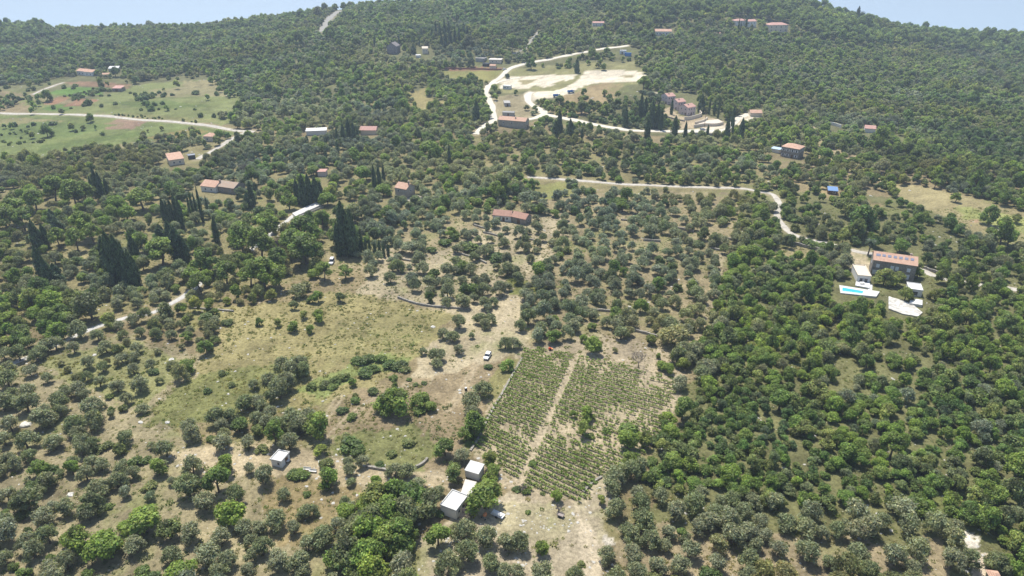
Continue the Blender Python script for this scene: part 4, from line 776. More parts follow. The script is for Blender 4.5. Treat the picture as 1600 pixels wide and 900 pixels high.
# house at the road fork
house('farmhouse', (778.5, 196.5), (821, 202), 8.2, 5.4, 'grey stone farmhouse with orange roof at the fork of the village road', wall=STONEL, roof=TILE, rh=1.7, chim=[(.6, .3, .3), (.06, .5, .1)], wins=[('f', .5, 3.2, .8, .9), ('f', .2, 3.2, .7, .8), ('r', .35, 3.4, .8, 1.1), ('r', .7, 3.4, .8, 1.1)], doors=[('r', .5, .05, 1, 2)])
house('annex', (785, 181.2), (803, 182.2), 4.5, 2.6, 'low flat grey annex behind the farmhouse', 'outbuilding', wall=CONC, roof=CONC, rt='flat', ov=.15, doors=[('f', .5, .05, 1, 2)])
house('stone_hut', (788.5, 166.5), (797.5, 166), 7, 2.6, 'small grey hut in the dry plot beside the village road', 'hut', wall=CONC, roof=CONC, rt='shed', rh=.4, doors=[('f', .5, .05, 1, 2)])
house('site_cabin', (785.5, 139.3), (797, 139.8), 4, 2.6, 'white site cabin at the left end of the quarry ground', 'cabin', wall=WHITE, roof=WHITE, rt='flat', ov=.1, wins=[('f', .3, 1.1, 1, .8), ('f', .7, 1.1, 1, .8)])
wall_line('garden_wall', [(832, 203), (838, 196)], 1.2, .5, WHITE, 'short white wall right of the farmhouse')
# containers
house('white_container', (968, 84.5), (978, 85), 4, 3.2, 'white square cabin beside the blue container', 'cabin', wall=WHITE, roof=WHITE, rt='flat', ov=.05, doors=[('f', .4, .05, 1, 2)])
house('blue_container', (976, 87.6), (985.5, 88.3), 3, 2.6, 'blue shipping container beside the white cabin on the hill', 'container', wall=BLUE, roof=BLUE, rt='flat', ov=.02, doors=[('r', .5, .05, 1.6, 2.1)])
# far houses
house('bungalow', (1023.5, 55), (1049, 56), 9, 4.4, 'white bungalow with orange roof on the far wooded slope', wall=WHITE, roof=TILE, rh=1.8, wins=W1('f', (.12, .3, .5, .7, .88), 1.4, 1.0, 1.3), doors=[('f', .4, .05, 1, 2)])
house('villa', (1149, 40), (1166, 40), 9, 5.4, 'pale villa with pink roof among cypresses on the far slope', wall=WHITE, roof=TILEP, rt='hip', rh=1.8, wins=W1('f', (.2, .5, .8), 3.4, .9, 1.2))
house('villa', (1166, 42), (1181, 42.5), 9, 6.4, 'white villa block with pink roof right of the cypresses', wall=WHITE, roof=TILEP, rt='x', rh=1.6, wins=W1('f', (.2, .5, .8), 4, .9, 1.2))
house('villa', (1201, 50), (1230, 50.5), 12, 8.0, 'large pale villa with pink roof hidden among ridge pines', wall=CREAM, roof=TILEP, rt='hip', rh=2.2, wins=W1('f', (.12, .37, .63, .88), 5.2, 1.0, 1.4) + W1('f', (.12, .37, .63, .88), 1.6, 1.0, 1.4))
house('cottage', (926, 41), (944, 41), 7, 3.4, 'small cottage with pink roof showing above the woods', wall=WHITE, roof=TILEP, rh=1.2, wins=W1('f', (.3, .7), 1, .8, 1))
house('cottage', (1120, 55.5), (1142, 56), 6, 2.6, 'long low reddish roof among trees below the far villas', wall=CREAM, roof=TILER, rh=1.0)
house('white_hut', (1104, 51), (1111, 51), 4, 2.6, 'tiny white hut right of the far bungalow', 'hut', wall=WHITE, roof=WHITE, rt='flat')
house('farmhouse', (121, 117), (134, 118), 8, 3.8, 'left one of two small farmhouses with orange roofs by the upper fields', wall=WHITE, roof=TILE, rh=1.6, wins=W1('f', (.3, .7), 1.2, .9, 1.1))
house('farmhouse', (132.5, 118.5), (146, 119), 8, 3.8, 'right one of two small farmhouses with orange roofs by the upper fields', wall=WHITE, roof=TILE, rh=1.6, wins=W1('f', (.3, .7), 1.2, .9, 1.1))
house('farm_shed', (170.5, 112.5), (186, 112), 7, 3.2, 'shed with bright white roof right of the two farmhouses', 'shed', wall=CONC, roof=WHITE, rt='shed', rh=1)
house('cottage', (160, 120), (172, 120.5), 5, 2.6, 'low cottage with pale orange roof below the white-roofed shed', wall=WHITE, roof=TILE, rh=.9)
house('field_barn', (176, 142.8), (190, 143.5), 6.5, 2.8, 'dark open barn with pinkish roof between the upper fields', 'barn', wall=STONE, roof=TILEP, rt='shed', rh=1.2, doors=[('f', .5, .05, 2.4, 2)])
# gable ruin and the hamlet near it
house('stone_ruin', (605, 84), (620, 84.5), 11, 7.0, 'large grey stone building with pointed gable in the trees', 'stone building', wall=mat('grey_stone', (.27, .245, .24), .95, .1, 0, 2, .5, col2=(.19, .17, .165), voro=True), roof=mat('grey_slab_roof', (.24, .215, .21), .9, .1, .2, 1), rt='y', rh=3.2, ov=.2, wins=[('f', .5, 4, .9, 1.2)])
house('cottage', (660, 84), (669, 84), 8, 5.0, 'cream cottage with flat front near the stone gable building', wall=CREAM, roof=CREAM, rt='x', rh=1.4, wins=W1('f', (.3, .7), 2.4, .8, 1))
house('white_hut', (650, 90), (657, 90.2), 5, 2.2, 'low bright white-roofed hut left of the cream cottage', 'hut', wall=WHITE, roof=WHITE, rt='flat')
house('flat_roofed_house', (743, 96), (756, 97), 8, 3.2, 'grey flat-roofed house at the left of the roadside row', wall=CONC, roof=CONC, rt='flat')
house('flat_roofed_house', (764, 99), (783, 99.5), 9, 3.4, 'long flat pale-roofed house at the right of the roadside row', wall=CREAM, roof=mat('pale_roof', (.62, .57, .5), .9, .1, .1, 1), rt='flat', ov=.4, wins=W1('f', (.3, .6), 1.2, 1, 1))
house('black_shed', (754, 103.5), (763, 104), 5, 2.4, 'small dark shed in front of the flat-roofed row', 'shed', wall=BLACKM, roof=BLACKM, rt='flat')
house('cottage', (765, 107), (774, 107.5), 5, 2.6, 'small cottage with orange roof below the flat-roofed row', wall=CREAM, roof=TILE, rh=1.0)
wall_line('boundary_wall', [(686, 107.2), (720, 108), (760, 109), (784, 109.5)], 1.3, .4, mat('brick_red_wall', (.32, .15, .12), .9, .1, .2, 2), 'long reddish wall along the field by the village road')
house('low_shed', (583, 108), (597, 108), 6, 1.8, 'low grey shed roof half hidden below the stone gable building', 'shed', wall=CONC, roof=CONC, rt='shed', rh=.3)
# middle left
house('small_house', (319, 221), (333, 221.5), 7.5, 3.6, 'small house with orange hip roof hidden in trees below the field road', wall=CREAM, roof=TILE, rt='hip', rh=1.6, ov=.4, wins=W1('f', (.4,), 1.2, .9, 1))
house('barn', (266, 259.5), (289, 256), 9.5, 3.4, 'pale barn with long low orange roof at the end of the farm lane', 'barn', wall=CREAM, roof=TILE, rt='shed', rh=1.8, wins=W1('f', (.3, .7), 1.2, .9, .9))
house('black_shed', (295, 249.5), (306, 248.2), 4, 2.2, 'small black box-like shed beside the orange-roofed barn', 'shed', wall=BLACKM, roof=GREYM, rt='flat', ov=.05)
house('longhouse', (340, 300), (367, 304), 8.5, 3.4, 'long low house with old greyish tiled roof behind the slender cypresses', wall=STONE, roof=TILEO, rh=1.8, wins=W1('f', (.3, .75), 1.1, .8, 1), chim=[(.04, .3, .8)])
house('cottage', (315, 299), (338, 301.5), 9, 3.2, 'cottage with orange roof joined to the left end of the longhouse', wall=WHITE, roof=TILE, rh=2.0, wins=W1('f', (.3, .7), 1.1, .8, 1))
house('low_white_building', (479, 212), (510, 211), 8, 3.2, 'low building with bright white roof among olives', 'building', wall=WHITE, roof=WHITE, rt='flat', ov=.4)
house('cottage', (563, 211), (588, 210.5), 7.5, 3.4, 'cottage with long faded orange roof right of dark cypresses', wall=CREAM, roof=TILEP, rh=1.8)
house('stone_house', (618, 308), (636, 312), 7.5, 5.6, 'stone house with short orange roof and tall chimney in the olive groves', wall=STONEL, roof=TILE, rh=1.9, chim=[(.94, .4, 1.6)], wins=[('f', .3, 3.6, .8, 1), ('r', .5, 3.4, .8, 1)])
slab('stone_yard', [(634, 313), (652, 307), (668, 312), (660, 320), (640, 318)], .5, -1.5, STONEL, 'broken stone yard right of the house with tall chimney', 'terrace')
house('cottage', (770, 344), (798, 347), 5.6, 2.9, 'left half of the twin red-tiled cottages in the olive terraces', wall=WHITE, roof=TILER, rh=1.7, wins=W1('f', (.4, .8), 1.1, .8, 1), doors=[('f', .6, .05, .9, 1.9)])
house('cottage', (799, 347), (821, 352), 5.6, 3.0, 'right half of the twin red-tiled cottages with dark doorway', wall=STONE, roof=TILER, rh=1.7, doors=[('f', .5, .05, 1.4, 2.0)], wins=[('r', .5, 1.2, .8, 1)])
house('pink_pavilion', (497, 276), (509, 276), 5, 2.8, 'small pink pavilion beside bright green bushes', 'pavilion', wall=PINK, roof=TILEP, rt='flat', ov=.3)
slab('villa_terrace', [(457, 336), (494, 319), (503, 322), (462, 341)], .9, -1.4, mat('terrace_paving', (.60, .57, .53), .9, .1, .15, 1.2, .2), 'narrow paved terrace strip beside dark cypresses', 'terrace')
house('cottage', (1350, 207), (1367, 208), 7, 3, 'small house with orange roof in the right hand woods', wall=WHITE, roof=TILEP, rh=1.5)
house('cottage', (1172, 182), (1190, 183), 7, 3, 'cottage with orange roof at the end of the lower road', wall=CREAM, roof=TILE, rh=1.5)
wall_line('boundary_wall', [(1296, 195), (1305, 197), (1314, 200)], 2.2, .5, WHITE, 'short white wall in the right hand woods')
house('ruined_hut', (1268, 206), (1279, 207), 5, 2.2, 'small pale ruined hut left of the white wall', 'hut', wall=CREAM, roof=TILEO, rt='shed', rh=.5)
house('tiled_hut', (1549, 924), (1564, 926), 3.4, 2.2, 'small hut with orange roof peak at the bottom right edge', 'hut', wall=STONEL, roof=TILE, rt='hip', rh=1.3, ov=.3)
# hut by the vineyard
hut = house('white_hut', (689, 803), (713, 812), 5.4, 2.6, 'white flat-roofed hut beside the big walnut below the vineyard', 'hut', wall=WHITE, roof=SHEET, rt='flat', ov=.12, wins=[('r', .62, .9, 1.3, 1.2), ('r', .25, 1.1, .8, .8)], doors=[('r', .86, .05, .8, 2)])
house('lean_to', (727, 745), (748, 751), 3.2, 2.1, 'white sheet-roofed lean-to beyond the flat-roofed hut', 'shed', wall=WHITE, roof=SHEET, rt='shed', rh=.4, ov=.2)
slab('hut_yard', [(727, 752), (745, 756), (733, 780), (718, 777)], .25, -.5, mat('yard_screed', (.60, .55, .49), .9, .1, .1, 1.5, .2), 'narrow pale yard between the hut and the lean-to', 'yard')
house('olive_shed', (425, 727.5), (441, 731.5), 3.6, 2.0, 'small white flat-roofed shed in the clearing among olives', 'shed', wall=SHUT, roof=SHEET, rt='flat', ov=.2, doors=[('r', .6, .05, .9, 1.7)], wins=[('f', .7, .8, .6, .8)])
# vehicles
def car(name, A, B, label, paint=CARW, L=4.0, van=False, cat='car'):
    a = G(*A); b = G(*B); d = b - a; rz = math.atan2(d.y, d.x); e = empty(name, ((a.x + b.x) / 2, (a.y + b.y) / 2, float(Z((a.x + b.x) / 2, (a.y + b.y) / 2)) + .05), rz); tag(e, label, cat)
    Wd = .82; h1 = .95 if not van else 1.1; h2_ = 1.42 if not van else 2.0; m = MB()
    out = [(-L / 2, .35), (L / 2, .35), (L / 2 + .03, .62), (L / 2 - .1, h1 - .08), (L * .22, h1), (-L / 2 + .05, h1), (-L / 2 - .02, .6)]
    m.prism(out, 'y', -Wd, Wd); me = m.mesh('body', paint); bo = ob('body', me, e)
    cab = [(L * .24, h1), (L * .09, h2_), (-L * .38 if not van else -L * .47, h2_), (-L * .49, h1)]
    g_ = MB(); n = 4; V = [(x, s * (Wd - .03 if z < h1 + .1 else Wd - .17), z) for s in (-1, 1) for x, z in cab]
    g_.add(V, [(3, 2, 1, 0), (4, 5, 6, 7)] + [(i, (i + 1) % 4, (i + 1) % 4 + 4, i + 4) for i in range(4)]); g_.build('windows', GLASS, e)
    r_ = MB(); r_.box(cab[2][0] + .02, cab[1][0] - .05, -Wd + .15, Wd - .15, h2_ - .02, h2_ + .05); r_.build('roof', paint, e)
    for x in (-L * .31, L * .31):
        for s in (-1, 1): MB().tube((x, s * (Wd - .18), .31), (x, s * (Wd + .02), .31), .31, .31, 12).build('wheel', RUBBER, e)
    for s in (-1, 1): MB().box(L / 2 - .03, L / 2 + .05, s * .62 - .15, s * .62 + .15, .62, .76).build('headlight', SHUT, e)
    bv = bo.modifiers.new('bevel', 'BEVEL'); bv.width = .06; bv.segments = 2
    return e
car('parked_car', (766, 551.5), (757.5, 565.5), 'white hatchback parked on the dirt track left of the vineyard')
car('parked_van', (522, 405), (515, 418), 'white van half hidden under the pines', L=4.6, van=True, cat='van')
car('parked_car', (1093, 204), (1103, 203.4), 'pale car on the parking strip below the pink houses', CARG)
car('parked_car', (785, 110), (792, 108.5), 'small white car where the track leaves the village road')
def truck(A, B, label):
    a = G(*A); b = G(*B); d = b - a; e = empty('truck', (a + b) / 2 + Vector((0, 0, .1)), math.atan2(d.y, d.x)); tag(e, label, 'truck')
    MB().box(-2.8, 2.8, -1.05, 1.05, .6, .95).build('chassis', GREYM, e)
    c = MB(); c.prism([(1.3, .95), (2.8, .95), (2.75, 1.9), (2.3, 2.6), (1.3, 2.6)], 'y', -1.05, 1.05); c.build('cab', WHITE, e); MB().box(2.3, 2.82, -.85, .85, 1.75, 2.3).build('windscreen', GLASS, e)
    q = MB(); q.box(-2.8, 1.15, -1.1, 1.1, .96, 1.05); q.box(-2.8, 1.15, -1.1, -1.0, 1.05, 2.2); q.box(-2.8, 1.15, 1.0, 1.1, 1.05, 2.2); q.box(-2.8, -2.7, -1.0, 1.0, 1.05, 2.2); q.box(1.05, 1.15, -1.0, 1.0, 1.05, 2.4); q.build('cargo_bed', BLUE, e)
    for x in (-1.8, 1.9):
        for s in (-1, 1): MB().tube((x, s * .75, .45), (x, s * 1.08, .45), .45, .45, 12).build('wheel', RUBBER, e)
truck((887, 146), (897, 145), 'blue and white tipper truck on the right of the quarry track'); truck((864, 152), (875, 151.5), 'blue tipper truck with white cab left of the other one')
# machines and bits near the vineyard
e = empty('motor_tiller', G(859.5, 547), .4); tag(e, 'small red and orange motor tiller standing above the vineyard', 'tiller')
m = MB(); m.box(-.55, .35, -.3, .3, .35, .85); m.prism([(-.5, .85), (.2, .85), (.05, 1.05), (-.4, 1.05)], 'y', -.22, .22); m.build('engine', RED, e)
for s in (-1, 1):
    MB().tube((0, s * .35, .3), (0, s * .5, .3), .3, .3, 12).build('wheel', RUBBER, e); MB().tube((.2, s * .15, .8), (1.2, s * .3, 1.1), .03, .03, 5).build('handlebar', GREYM, e)
MB().box(.4, .9, -.45, .45, .3, .5).build('mudguard', mat('orange_paint', (.75, .30, .08), .5, .4), e)
e = empty('plastic_barrel', G(728, 610)); tag(e, 'black barrel with a white lid standing left of the vineyard', 'barrel'); m = MB(); m.tube((0, 0, 0), (0, 0, .45), .40, .46, 12); m.tube((0, 0, .45), (0, 0, .9), .46, .40, 12); m.build('body', BLACKM, e); MB().tube((0, 0, .9), (0, 0, .98), .36, .34, 12).build('lid', WHITE, e)
e = empty('hand_cart', G(876, 807), -.5); tag(e, 'grey hand cart with raised handles in the gravel yard', 'cart')
m = MB(); m.box(-.8, .8, -.55, .55, .45, .52); 
for q in ((-.8, .8, -.55, -.5), (-.8, .8, .5, .55), (-.8, -.75, -.5, .5), (.75, .8, -.5, .5)): m.box(*q, .52, .75)
m.build('tray', mat('weathered_boards', (.33, .28, .25), .8, .2, .2, 4), e)
for s in (-1, 1): MB().tube((0, s * .58, .3), (0, s * .68, .3), .3, .3, 12).build('wheel', RUBBER, e); MB().tube((-.8, s * .4, .5), (-1.9, s * .3, .95), .03, .03, 5).build('handle', WOOD, e)
e = empty('scrap_trailer', G(778, 806), -.55); tag(e, 'flat white trailer loaded with boards under the walnut', 'trailer')
MB().box(-1.6, 1.6, -.8, .8, .5, .62).build('bed', SHUT, e); MB().box(-1.3, 1.2, -.6, .1, .62, .95).build('board_stack', WHITE, e); MB().tube((-1.6, 0, .5), (-2.6, 0, .4), .05, .05, 6).build('drawbar', GREYM, e)
for s in (-1, 1): MB().tube((.1, s * .82, .32), (.1, s * .98, .32), .32, .32, 12).build('wheel', RUBBER, e)
e = empty('cement_mixer', G(757, 810), .8); tag(e, 'orange cement mixer left of the white trailer', 'cement mixer')
m = MB(); m.tube((0, 0, .7), (.25, 0, 1.1), .42, .48, 12); m.tube((.25, 0, 1.1), (.5, 0, 1.5), .48, .24, 12); m.build('drum', mat('faded_orange', (.60, .24, .10), .6, .3, .2, 3), e)
m = MB(); m.tube((-.3, -.5, 0), (0, 0, .9), .04, .04, 5); m.tube((-.3, .5, 0), (0, 0, .9), .04, .04, 5); m.tube((.6, 0, 0), (0, 0, .9), .04, .04, 5); m.build('stand', GREYM, e)
for s in (-1, 1): MB().tube((-.3, s * .5, .2), (-.3, s * .6, .2), .2, .2, 10).build('wheel', RUBBER, e)
def bench(px, py, rz, lab):
    e = empty('garden_bench', G(px, py), rz); tag(e, lab, 'bench'); MB().box(-1.0, 1.0, -.25, .25, .42, .48).build('seat', WHITE, e); MB().box(-1.0, 1.0, .2, .26, .6, .95).build('backrest', WHITE, e)
    for s in (-.85, .85): MB().box(s - .05, s + .05, -.22, .26, 0, .42).build('leg', GREYM, e)
bench(480, 735, -.1, 'left white bench in the clearing right of the small shed'); bench(489, 738, -.15, 'right white bench in the clearing right of the small shed')
e = empty('wheelbarrow', G(450, 722), .5); tag(e, 'pale wheelbarrow leaning at the right side of the small shed', 'wheelbarrow'); m = MB(); m.prism([(-.5, .65), (.5, .65), (.3, .3), (-.25, .3)], 'y', -.3, .3); m.build('tray', SHUT, e); MB().tube((.55, -.06, .2), (.55, .06, .2), .2, .2, 12).build('wheel', RUBBER, e)
for s in (-1, 1): MB().tube((.5, s * .1, .25), (-1.1, s * .3, .55), .03, .03, 5).build('handle', WOOD, e)
def water_tank(px, py, rz, lab):
    e = empty('water_tank', G(px, py), rz); tag(e, lab, 'water tank'); MB().box(-.5, .5, -.4, .4, .1, .95).build('tank', WHITE, e); MB().box(-.55, .55, -.45, .45, 0, .1).build('pallet', WOOD, e); MB().tube((0, 0, .95), (0, 0, 1.05), .14, .14, 10).build('lid', RED, e)
water_tank(501, 725, .3, 'small white tank at the right edge of the olive clearing')
# boulders
def rock(px, py, s, lab, sq=.6, m=RUBBLE):
    r = random.Random(int(px * 7)); bm = bmesh.new(); bmesh.ops.create_icosphere(bm, subdivisions=3, radius=s)
    for v in bm.verts: k = 1 + .28 * (float(vn(v.co.x * 1.7 / s + px, v.co.y * 1.7 / s + v.co.z / s, 5)) - .5) * 2; v.co *= k; v.co.z *= sq; v.co.x *= 1.25
    me = bpy.data.meshes.new('boulder'); bm.to_mesh(me); bm.free(); me.materials.append(m); o = ob('boulder', me, None, G(px, py), r.uniform(-.5, .5)); tag(o, lab, 'boulder')
rock(40, 664, 1.3, 'pale flat boulder between olives at the left edge'); rock(677, 511, .7, 'white boulder on the upper meadow near its right corner'); rock(268, 562, .8, 'white boulder beside the upright bush left of the meadow'); rock(148, 555, .6, 'small white boulder in the left olive orchard')
rock(262, 660, .6, 'small white boulder at the foot of the green meadow'); rock(220, 660, .6, 'small pale boulder left of the green meadow'); rock(370, 405, 2.2, 'big dark outcrop of rock between the pines', .8, STONE); rock(110, 773, .7, 'white boulder in the lower left olive grove')
# terrace walls
DRY = mat('dry_stone', (.36, .33, .28), .95, .1, 0, 2.4, .7, col2=(.20, .18, .15), voro=True)
for pts, h, lab in [([(1043, 354), (1062, 358), (1084, 363)], 1.1, 'dry stone terrace wall in the upper part of the central grove'), ([(970, 344), (980, 345), (996, 347)], .9, 'short dry stone wall near the upper rim of the central grove'),
                    ([(1112, 371), (1135, 374), (1155, 377)], 1.0, 'dry stone wall at the upper right of the central grove'), ([(1106, 388), (1120, 391), (1134, 393)], .9, 'short terrace wall on the right of the central grove'),
                    ([(1005, 376), (1020, 377), (1032, 378)], .9, 'short terrace wall in the middle of the central grove'), ([(985, 516), (1010, 522), (1040, 531), (1049, 534)], .9, 'curved stone wall above the bare tree'),
                    ([(572, 730), (590, 733), (605, 735.5)], .6, 'low stone edge in the rough meadow above the track'), ([(650, 731), (660, 726), (668, 718)], .7, 'curved low stone edge right of the rough meadow'),
                    ([(1238, 381), (1255, 386), (1270, 389), (1281, 392)], 1.4, 'pale dry stone wall beside the gravel road bend'), ([(622, 466), (650, 475), (680, 480), (710, 482), (735, 484)], .8, 'long low stone edge above the dry meadow'),
                    ([(302, 482), (330, 484), (365, 487)], .6, 'low stone edge left above the dry meadow'), ([(755, 364), (770, 367), (785, 372)], .8, 'terrace wall below the twin red-tiled cottages'), ([(812, 372), (825, 374), (838, 377)], .8, 'terrace wall right below the twin cottages'),
                    ([(740, 352), (752, 356), (764, 359)], .8, 'short terrace wall left below the twin cottages'), ([(1440, 419), (1470, 429), (1500, 436)], 1.2, 'dry stone wall along the lane right of the long stone house'),
                    ([(710, 395), (735, 402), (760, 412)], .8, 'terrace wall in the bare ground left of the grove'), ([(620, 405), (640, 408), (660, 412)], .8, 'low terrace wall around the olives left of the grove'), ([(912, 770), (918, 762), (930, 752), (940, 746)], .5, 'low curved stone edge at the lower right corner of the vineyard'),
                    ([(735, 705), (748, 685), (762, 655), (782, 620), (800, 588), (816, 560)], .5, 'long low stone edge along the left side of the vineyard'), ([(860, 480), (900, 484), (940, 486), (975, 490)], .9, 'terrace wall in the lower part of the central grove')]:
    wall_line('dry_stone_wall', pts, h, .6, DRY, lab)
wall_line('retaining_wall', [(461, 343), (480, 335), (506, 324)], .8, .4, STONEL, 'retaining wall below the narrow paved terrace strip')
# bare trees
def bare_tree(px, py, H, spread, lab, m=GREYWOOD, n=260, dens=3):
    e = empty('bare_tree', G(px, py)); tag(e, lab, 'bare tree'); r = random.Random(int(px)); b = MB(); b.tube((0, 0, -.3), (0, 0, H * .28), .16, .11, 6); b.build('trunk', m, e); t_ = MB()
    def grow(p, d, L, rad, lv):
        q = p + d * L; t_.tube(p, q, rad, rad * .6, 4)
        if lv == 0: return
        for k in range(4 if lv > 1 else 5):
            a = r.uniform(0, 6.28); dd = (d + Vector((math.cos(a), math.sin(a), r.uniform(-.1, .5))) * r.uniform(.5, .95)).normalized(); grow(p + d * L * r.uniform(.55, 1), dd, L * r.uniform(.6, .8), rad * .6, lv - 1)
    for i in range(5):
        a = i * 1.26 + .3; grow(Vector((0, 0, H * .25)), Vector((math.cos(a) * spread, math.sin(a) * spread, .8)).normalized(), H * .3, .07, dens)
    t_.build('branches', m, e)
bare_tree(997, 574, 6.5, .8, 'wide leafless grey tree standing between vineyard and grove')
PURP = mat('purplish_twigs', (.17, .13, .13), .9, .1, .2, 3)
bare_tree(437, 398, 9, .6, 'leafless purplish tree between the bright pines', PURP, dens=4); bare_tree(128, 322, 7, .6, 'dark leafless tree under the pines at the left', PURP, dens=4); bare_tree(385, 275, 8, .5, 'leafless purplish tree behind the longhouse', PURP, dens=4)
bare_tree(394, 268, 8, .5, 'second leafless purplish tree behind the longhouse, farther right', PURP, dens=4); bare_tree(727, 812, 3.2, .8, 'small grey leafless bush in front of the white hut', dens=4)
bare_tree(1010, 703, 3, .6, 'small leafless tree at the right edge of the vineyard'); bare_tree(873, 799, 2.0, .7, 'tiny leafless shrub behind the hand cart'); bare_tree(817, 768, 2.4, .7, 'thin leafless bush at the lower edge of the vineyard')
# utility poles
def pole(px, py, H, lab):
    e = empty('utility_pole', G(px, py)); tag(e, lab, 'utility pole'); MB().tube((0, 0, -.5), (0, 0, H), .16, .11, 8).build('pole', WOOD, e); MB().box(-.8, .8, -.06, .06, H - .6, H - .45).build('crossarm', WOOD, e)
    for x in (-.6, 0, .6): MB().tube((x, 0, H - .45), (x, 0, H - .25), .05, .04, 6).build('insulator', WHITE, e)
pole(1100.5, 199, 10, 'wooden utility pole on the terrace right of the pink houses')
# vineyard: rows of trained vines
LP = [(898, 563), (812, 757)]
VP = [(818, 546), (850, 545), (937, 562), (1020, 585), (1058, 599), (1050, 640), (1030, 690), (1005, 712), (983, 724), (933, 744), (914, 786), (839, 770), (798, 752), (764, 716), (737, 698), (755, 657), (787, 614), (813, 567)]
pa, pb = G(*LP[0]), G(*LP[1]); LL = math.hypot(pb.x - pa.x, pb.y - pa.y); NR = int(LL / 1.85)
POST = mat('vine_stakes', (.20, .16, .13), .9, .1)
ORDW = 'first second third fourth fifth sixth seventh eighth ninth tenth eleventh twelfth thirteenth fourteenth fifteenth sixteenth seventeenth eighteenth nineteenth twentieth'.split() + [t_ + '-' + u_ for t_ in ('twenty', 'thirty', 'forty', 'fifty') for u_ in 'first second third fourth fifth sixth seventh eighth ninth tenth'.split()]
vrng = np.random.default_rng(12); nrow = [0, 0]
for i in range(-1, NR + 5):
    f = i / NR; c = pa + (pb - pa) * f; c.z = float(Z(c.x, c.y)); cx, cy, _ = project(c.x, c.y, c.z); cx = float(cx); cy = float(cy); sl_ = .20 + (.50 - .20) * min(1.1, max(0, f)) ** .9
    for side in (-1, 1):
        tq = np.linspace(.8, 215, 900); qx = cx + side * tq; qy = cy + side * tq * sl_
        x, y, z = unproj(qx[::9], qy[::9]); x = np.interp(tq, tq[::9], x); y = np.interp(tq, tq[::9], y)
        ok = inpoly(qx, qy, VP); dist = np.hypot(x - c.x, y - c.y); ok &= dist > .75
        # thinning: vines missing here and there
        dl = np.concatenate([[0], np.hypot(np.diff(x), np.diff(y))]).cumsum(); step = .55; cnt = int(dl[-1] / step)
        s_ = np.arange(cnt) * step; vx = np.interp(s_, dl, x); vy = np.interp(s_, dl, y); vok = np.interp(s_, dl, ok.astype(float)) > .5
        thin = fbm(vx / 7, vy / 7, 700, 3); vok &= (vrng.random(cnt) < np.clip(1.25 - np.clip((thin - .46) * 3.0, 0, .9) - .08, 0, 1))
        px_, py_, _ = project(vx, vy, Z(vx, vy)); vok &= ~((px_ > 885) & (px_ < 1010) & (py_ > 645) & (py_ < 705) & (vrng.random(cnt) < .35))
        if vok.sum() < 4: continue
        vx, vy = vx[vok], vy[vok]; vz = Z(vx, vy); nl = 17; n = len(vx)
        dirx, diry = (vx[-1] - vx[0]), (vy[-1] - vy[0]); dn = math.hypot(dirx, diry) + 1e-6; dirx /= dn; diry /= dn
        vig = vrng.uniform(.55, 1.25, n)
        t1 = vrng.uniform(-.36, .36, (n, nl)); t2 = vrng.normal(size=(n, nl)) * .12; hz = vrng.uniform(.35, 1.15, (n, nl)) * vig[:, None]
        cxx = vx[:, None] + dirx * t1 - diry * t2; cyy = vy[:, None] + diry * t1 + dirx * t2; czz = vz[:, None] + hz
        cc = np.stack([cxx, cyy, czz], -1).reshape(-1, 3); N_ = len(cc)
        nrm = vrng.normal(size=(N_, 3)) * .6 + np.array([0, 0, .7]); nrm /= np.linalg.norm(nrm, axis=1)[:, None]
        a = np.cross(nrm, vrng.normal(size=(N_, 3))); a /= np.linalg.norm(a, axis=1)[:, None]; b = np.cross(nrm, a); ss = vrng.uniform(.12, .25, N_)[:, None] * np.repeat(vig, nl)[:, None] ** .5
        Vv = np.stack([cc - a * ss, cc + b * ss, cc + a * ss, cc - b * ss], 1).reshape(-1, 3); tv = (1 + vrng.normal(size=N_) * .28).clip(.5, 1.7)
        rc = 'left' if side < 0 else 'right'; nrow[(side + 1) // 2] += 1; k = nrow[(side + 1) // 2]
        o0 = Vector((float(vx[0]), float(vy[0]), float(vz[0]))); e = empty('vine_row', o0)
        third = 'topmost' if k == 1 else None
        tag(e, f'grapevine row {rc} of the vineyard path, {ORDW[k - 1]} from the top', 'vine row', 'rows of trained grapevines in the vineyard')
        Vv = Vv - np.array(o0[:]); ob('foliage', mkmesh('vine_foliage', Vv, np.arange(N_ * 4).reshape(-1, 4), LM['vine'], tint=np.stack([tv] * 3, 1).repeat(4, 0)), e)
        m = MB()
        for j in range(0, n, 1):
            q = Vector((float(vx[j]), float(vy[j]), float(vz[j]))) - o0; big = j % 4 == 0; r_ = .045 if big else .03; hh = (1.5 if big else .7); lx, ly = vrng.normal(size=2) * .06
            m.add([(q.x - r_, q.y, q.z - .1), (q.x + r_, q.y - r_, q.z - .1), (q.x, q.y + r_, q.z - .1), (q.x + lx, q.y + ly, q.z + hh)], [(0, 1, 3), (1, 2, 3), (2, 0, 3)])
        m.build('stakes', POST, e)
print('vine rows', nrow)
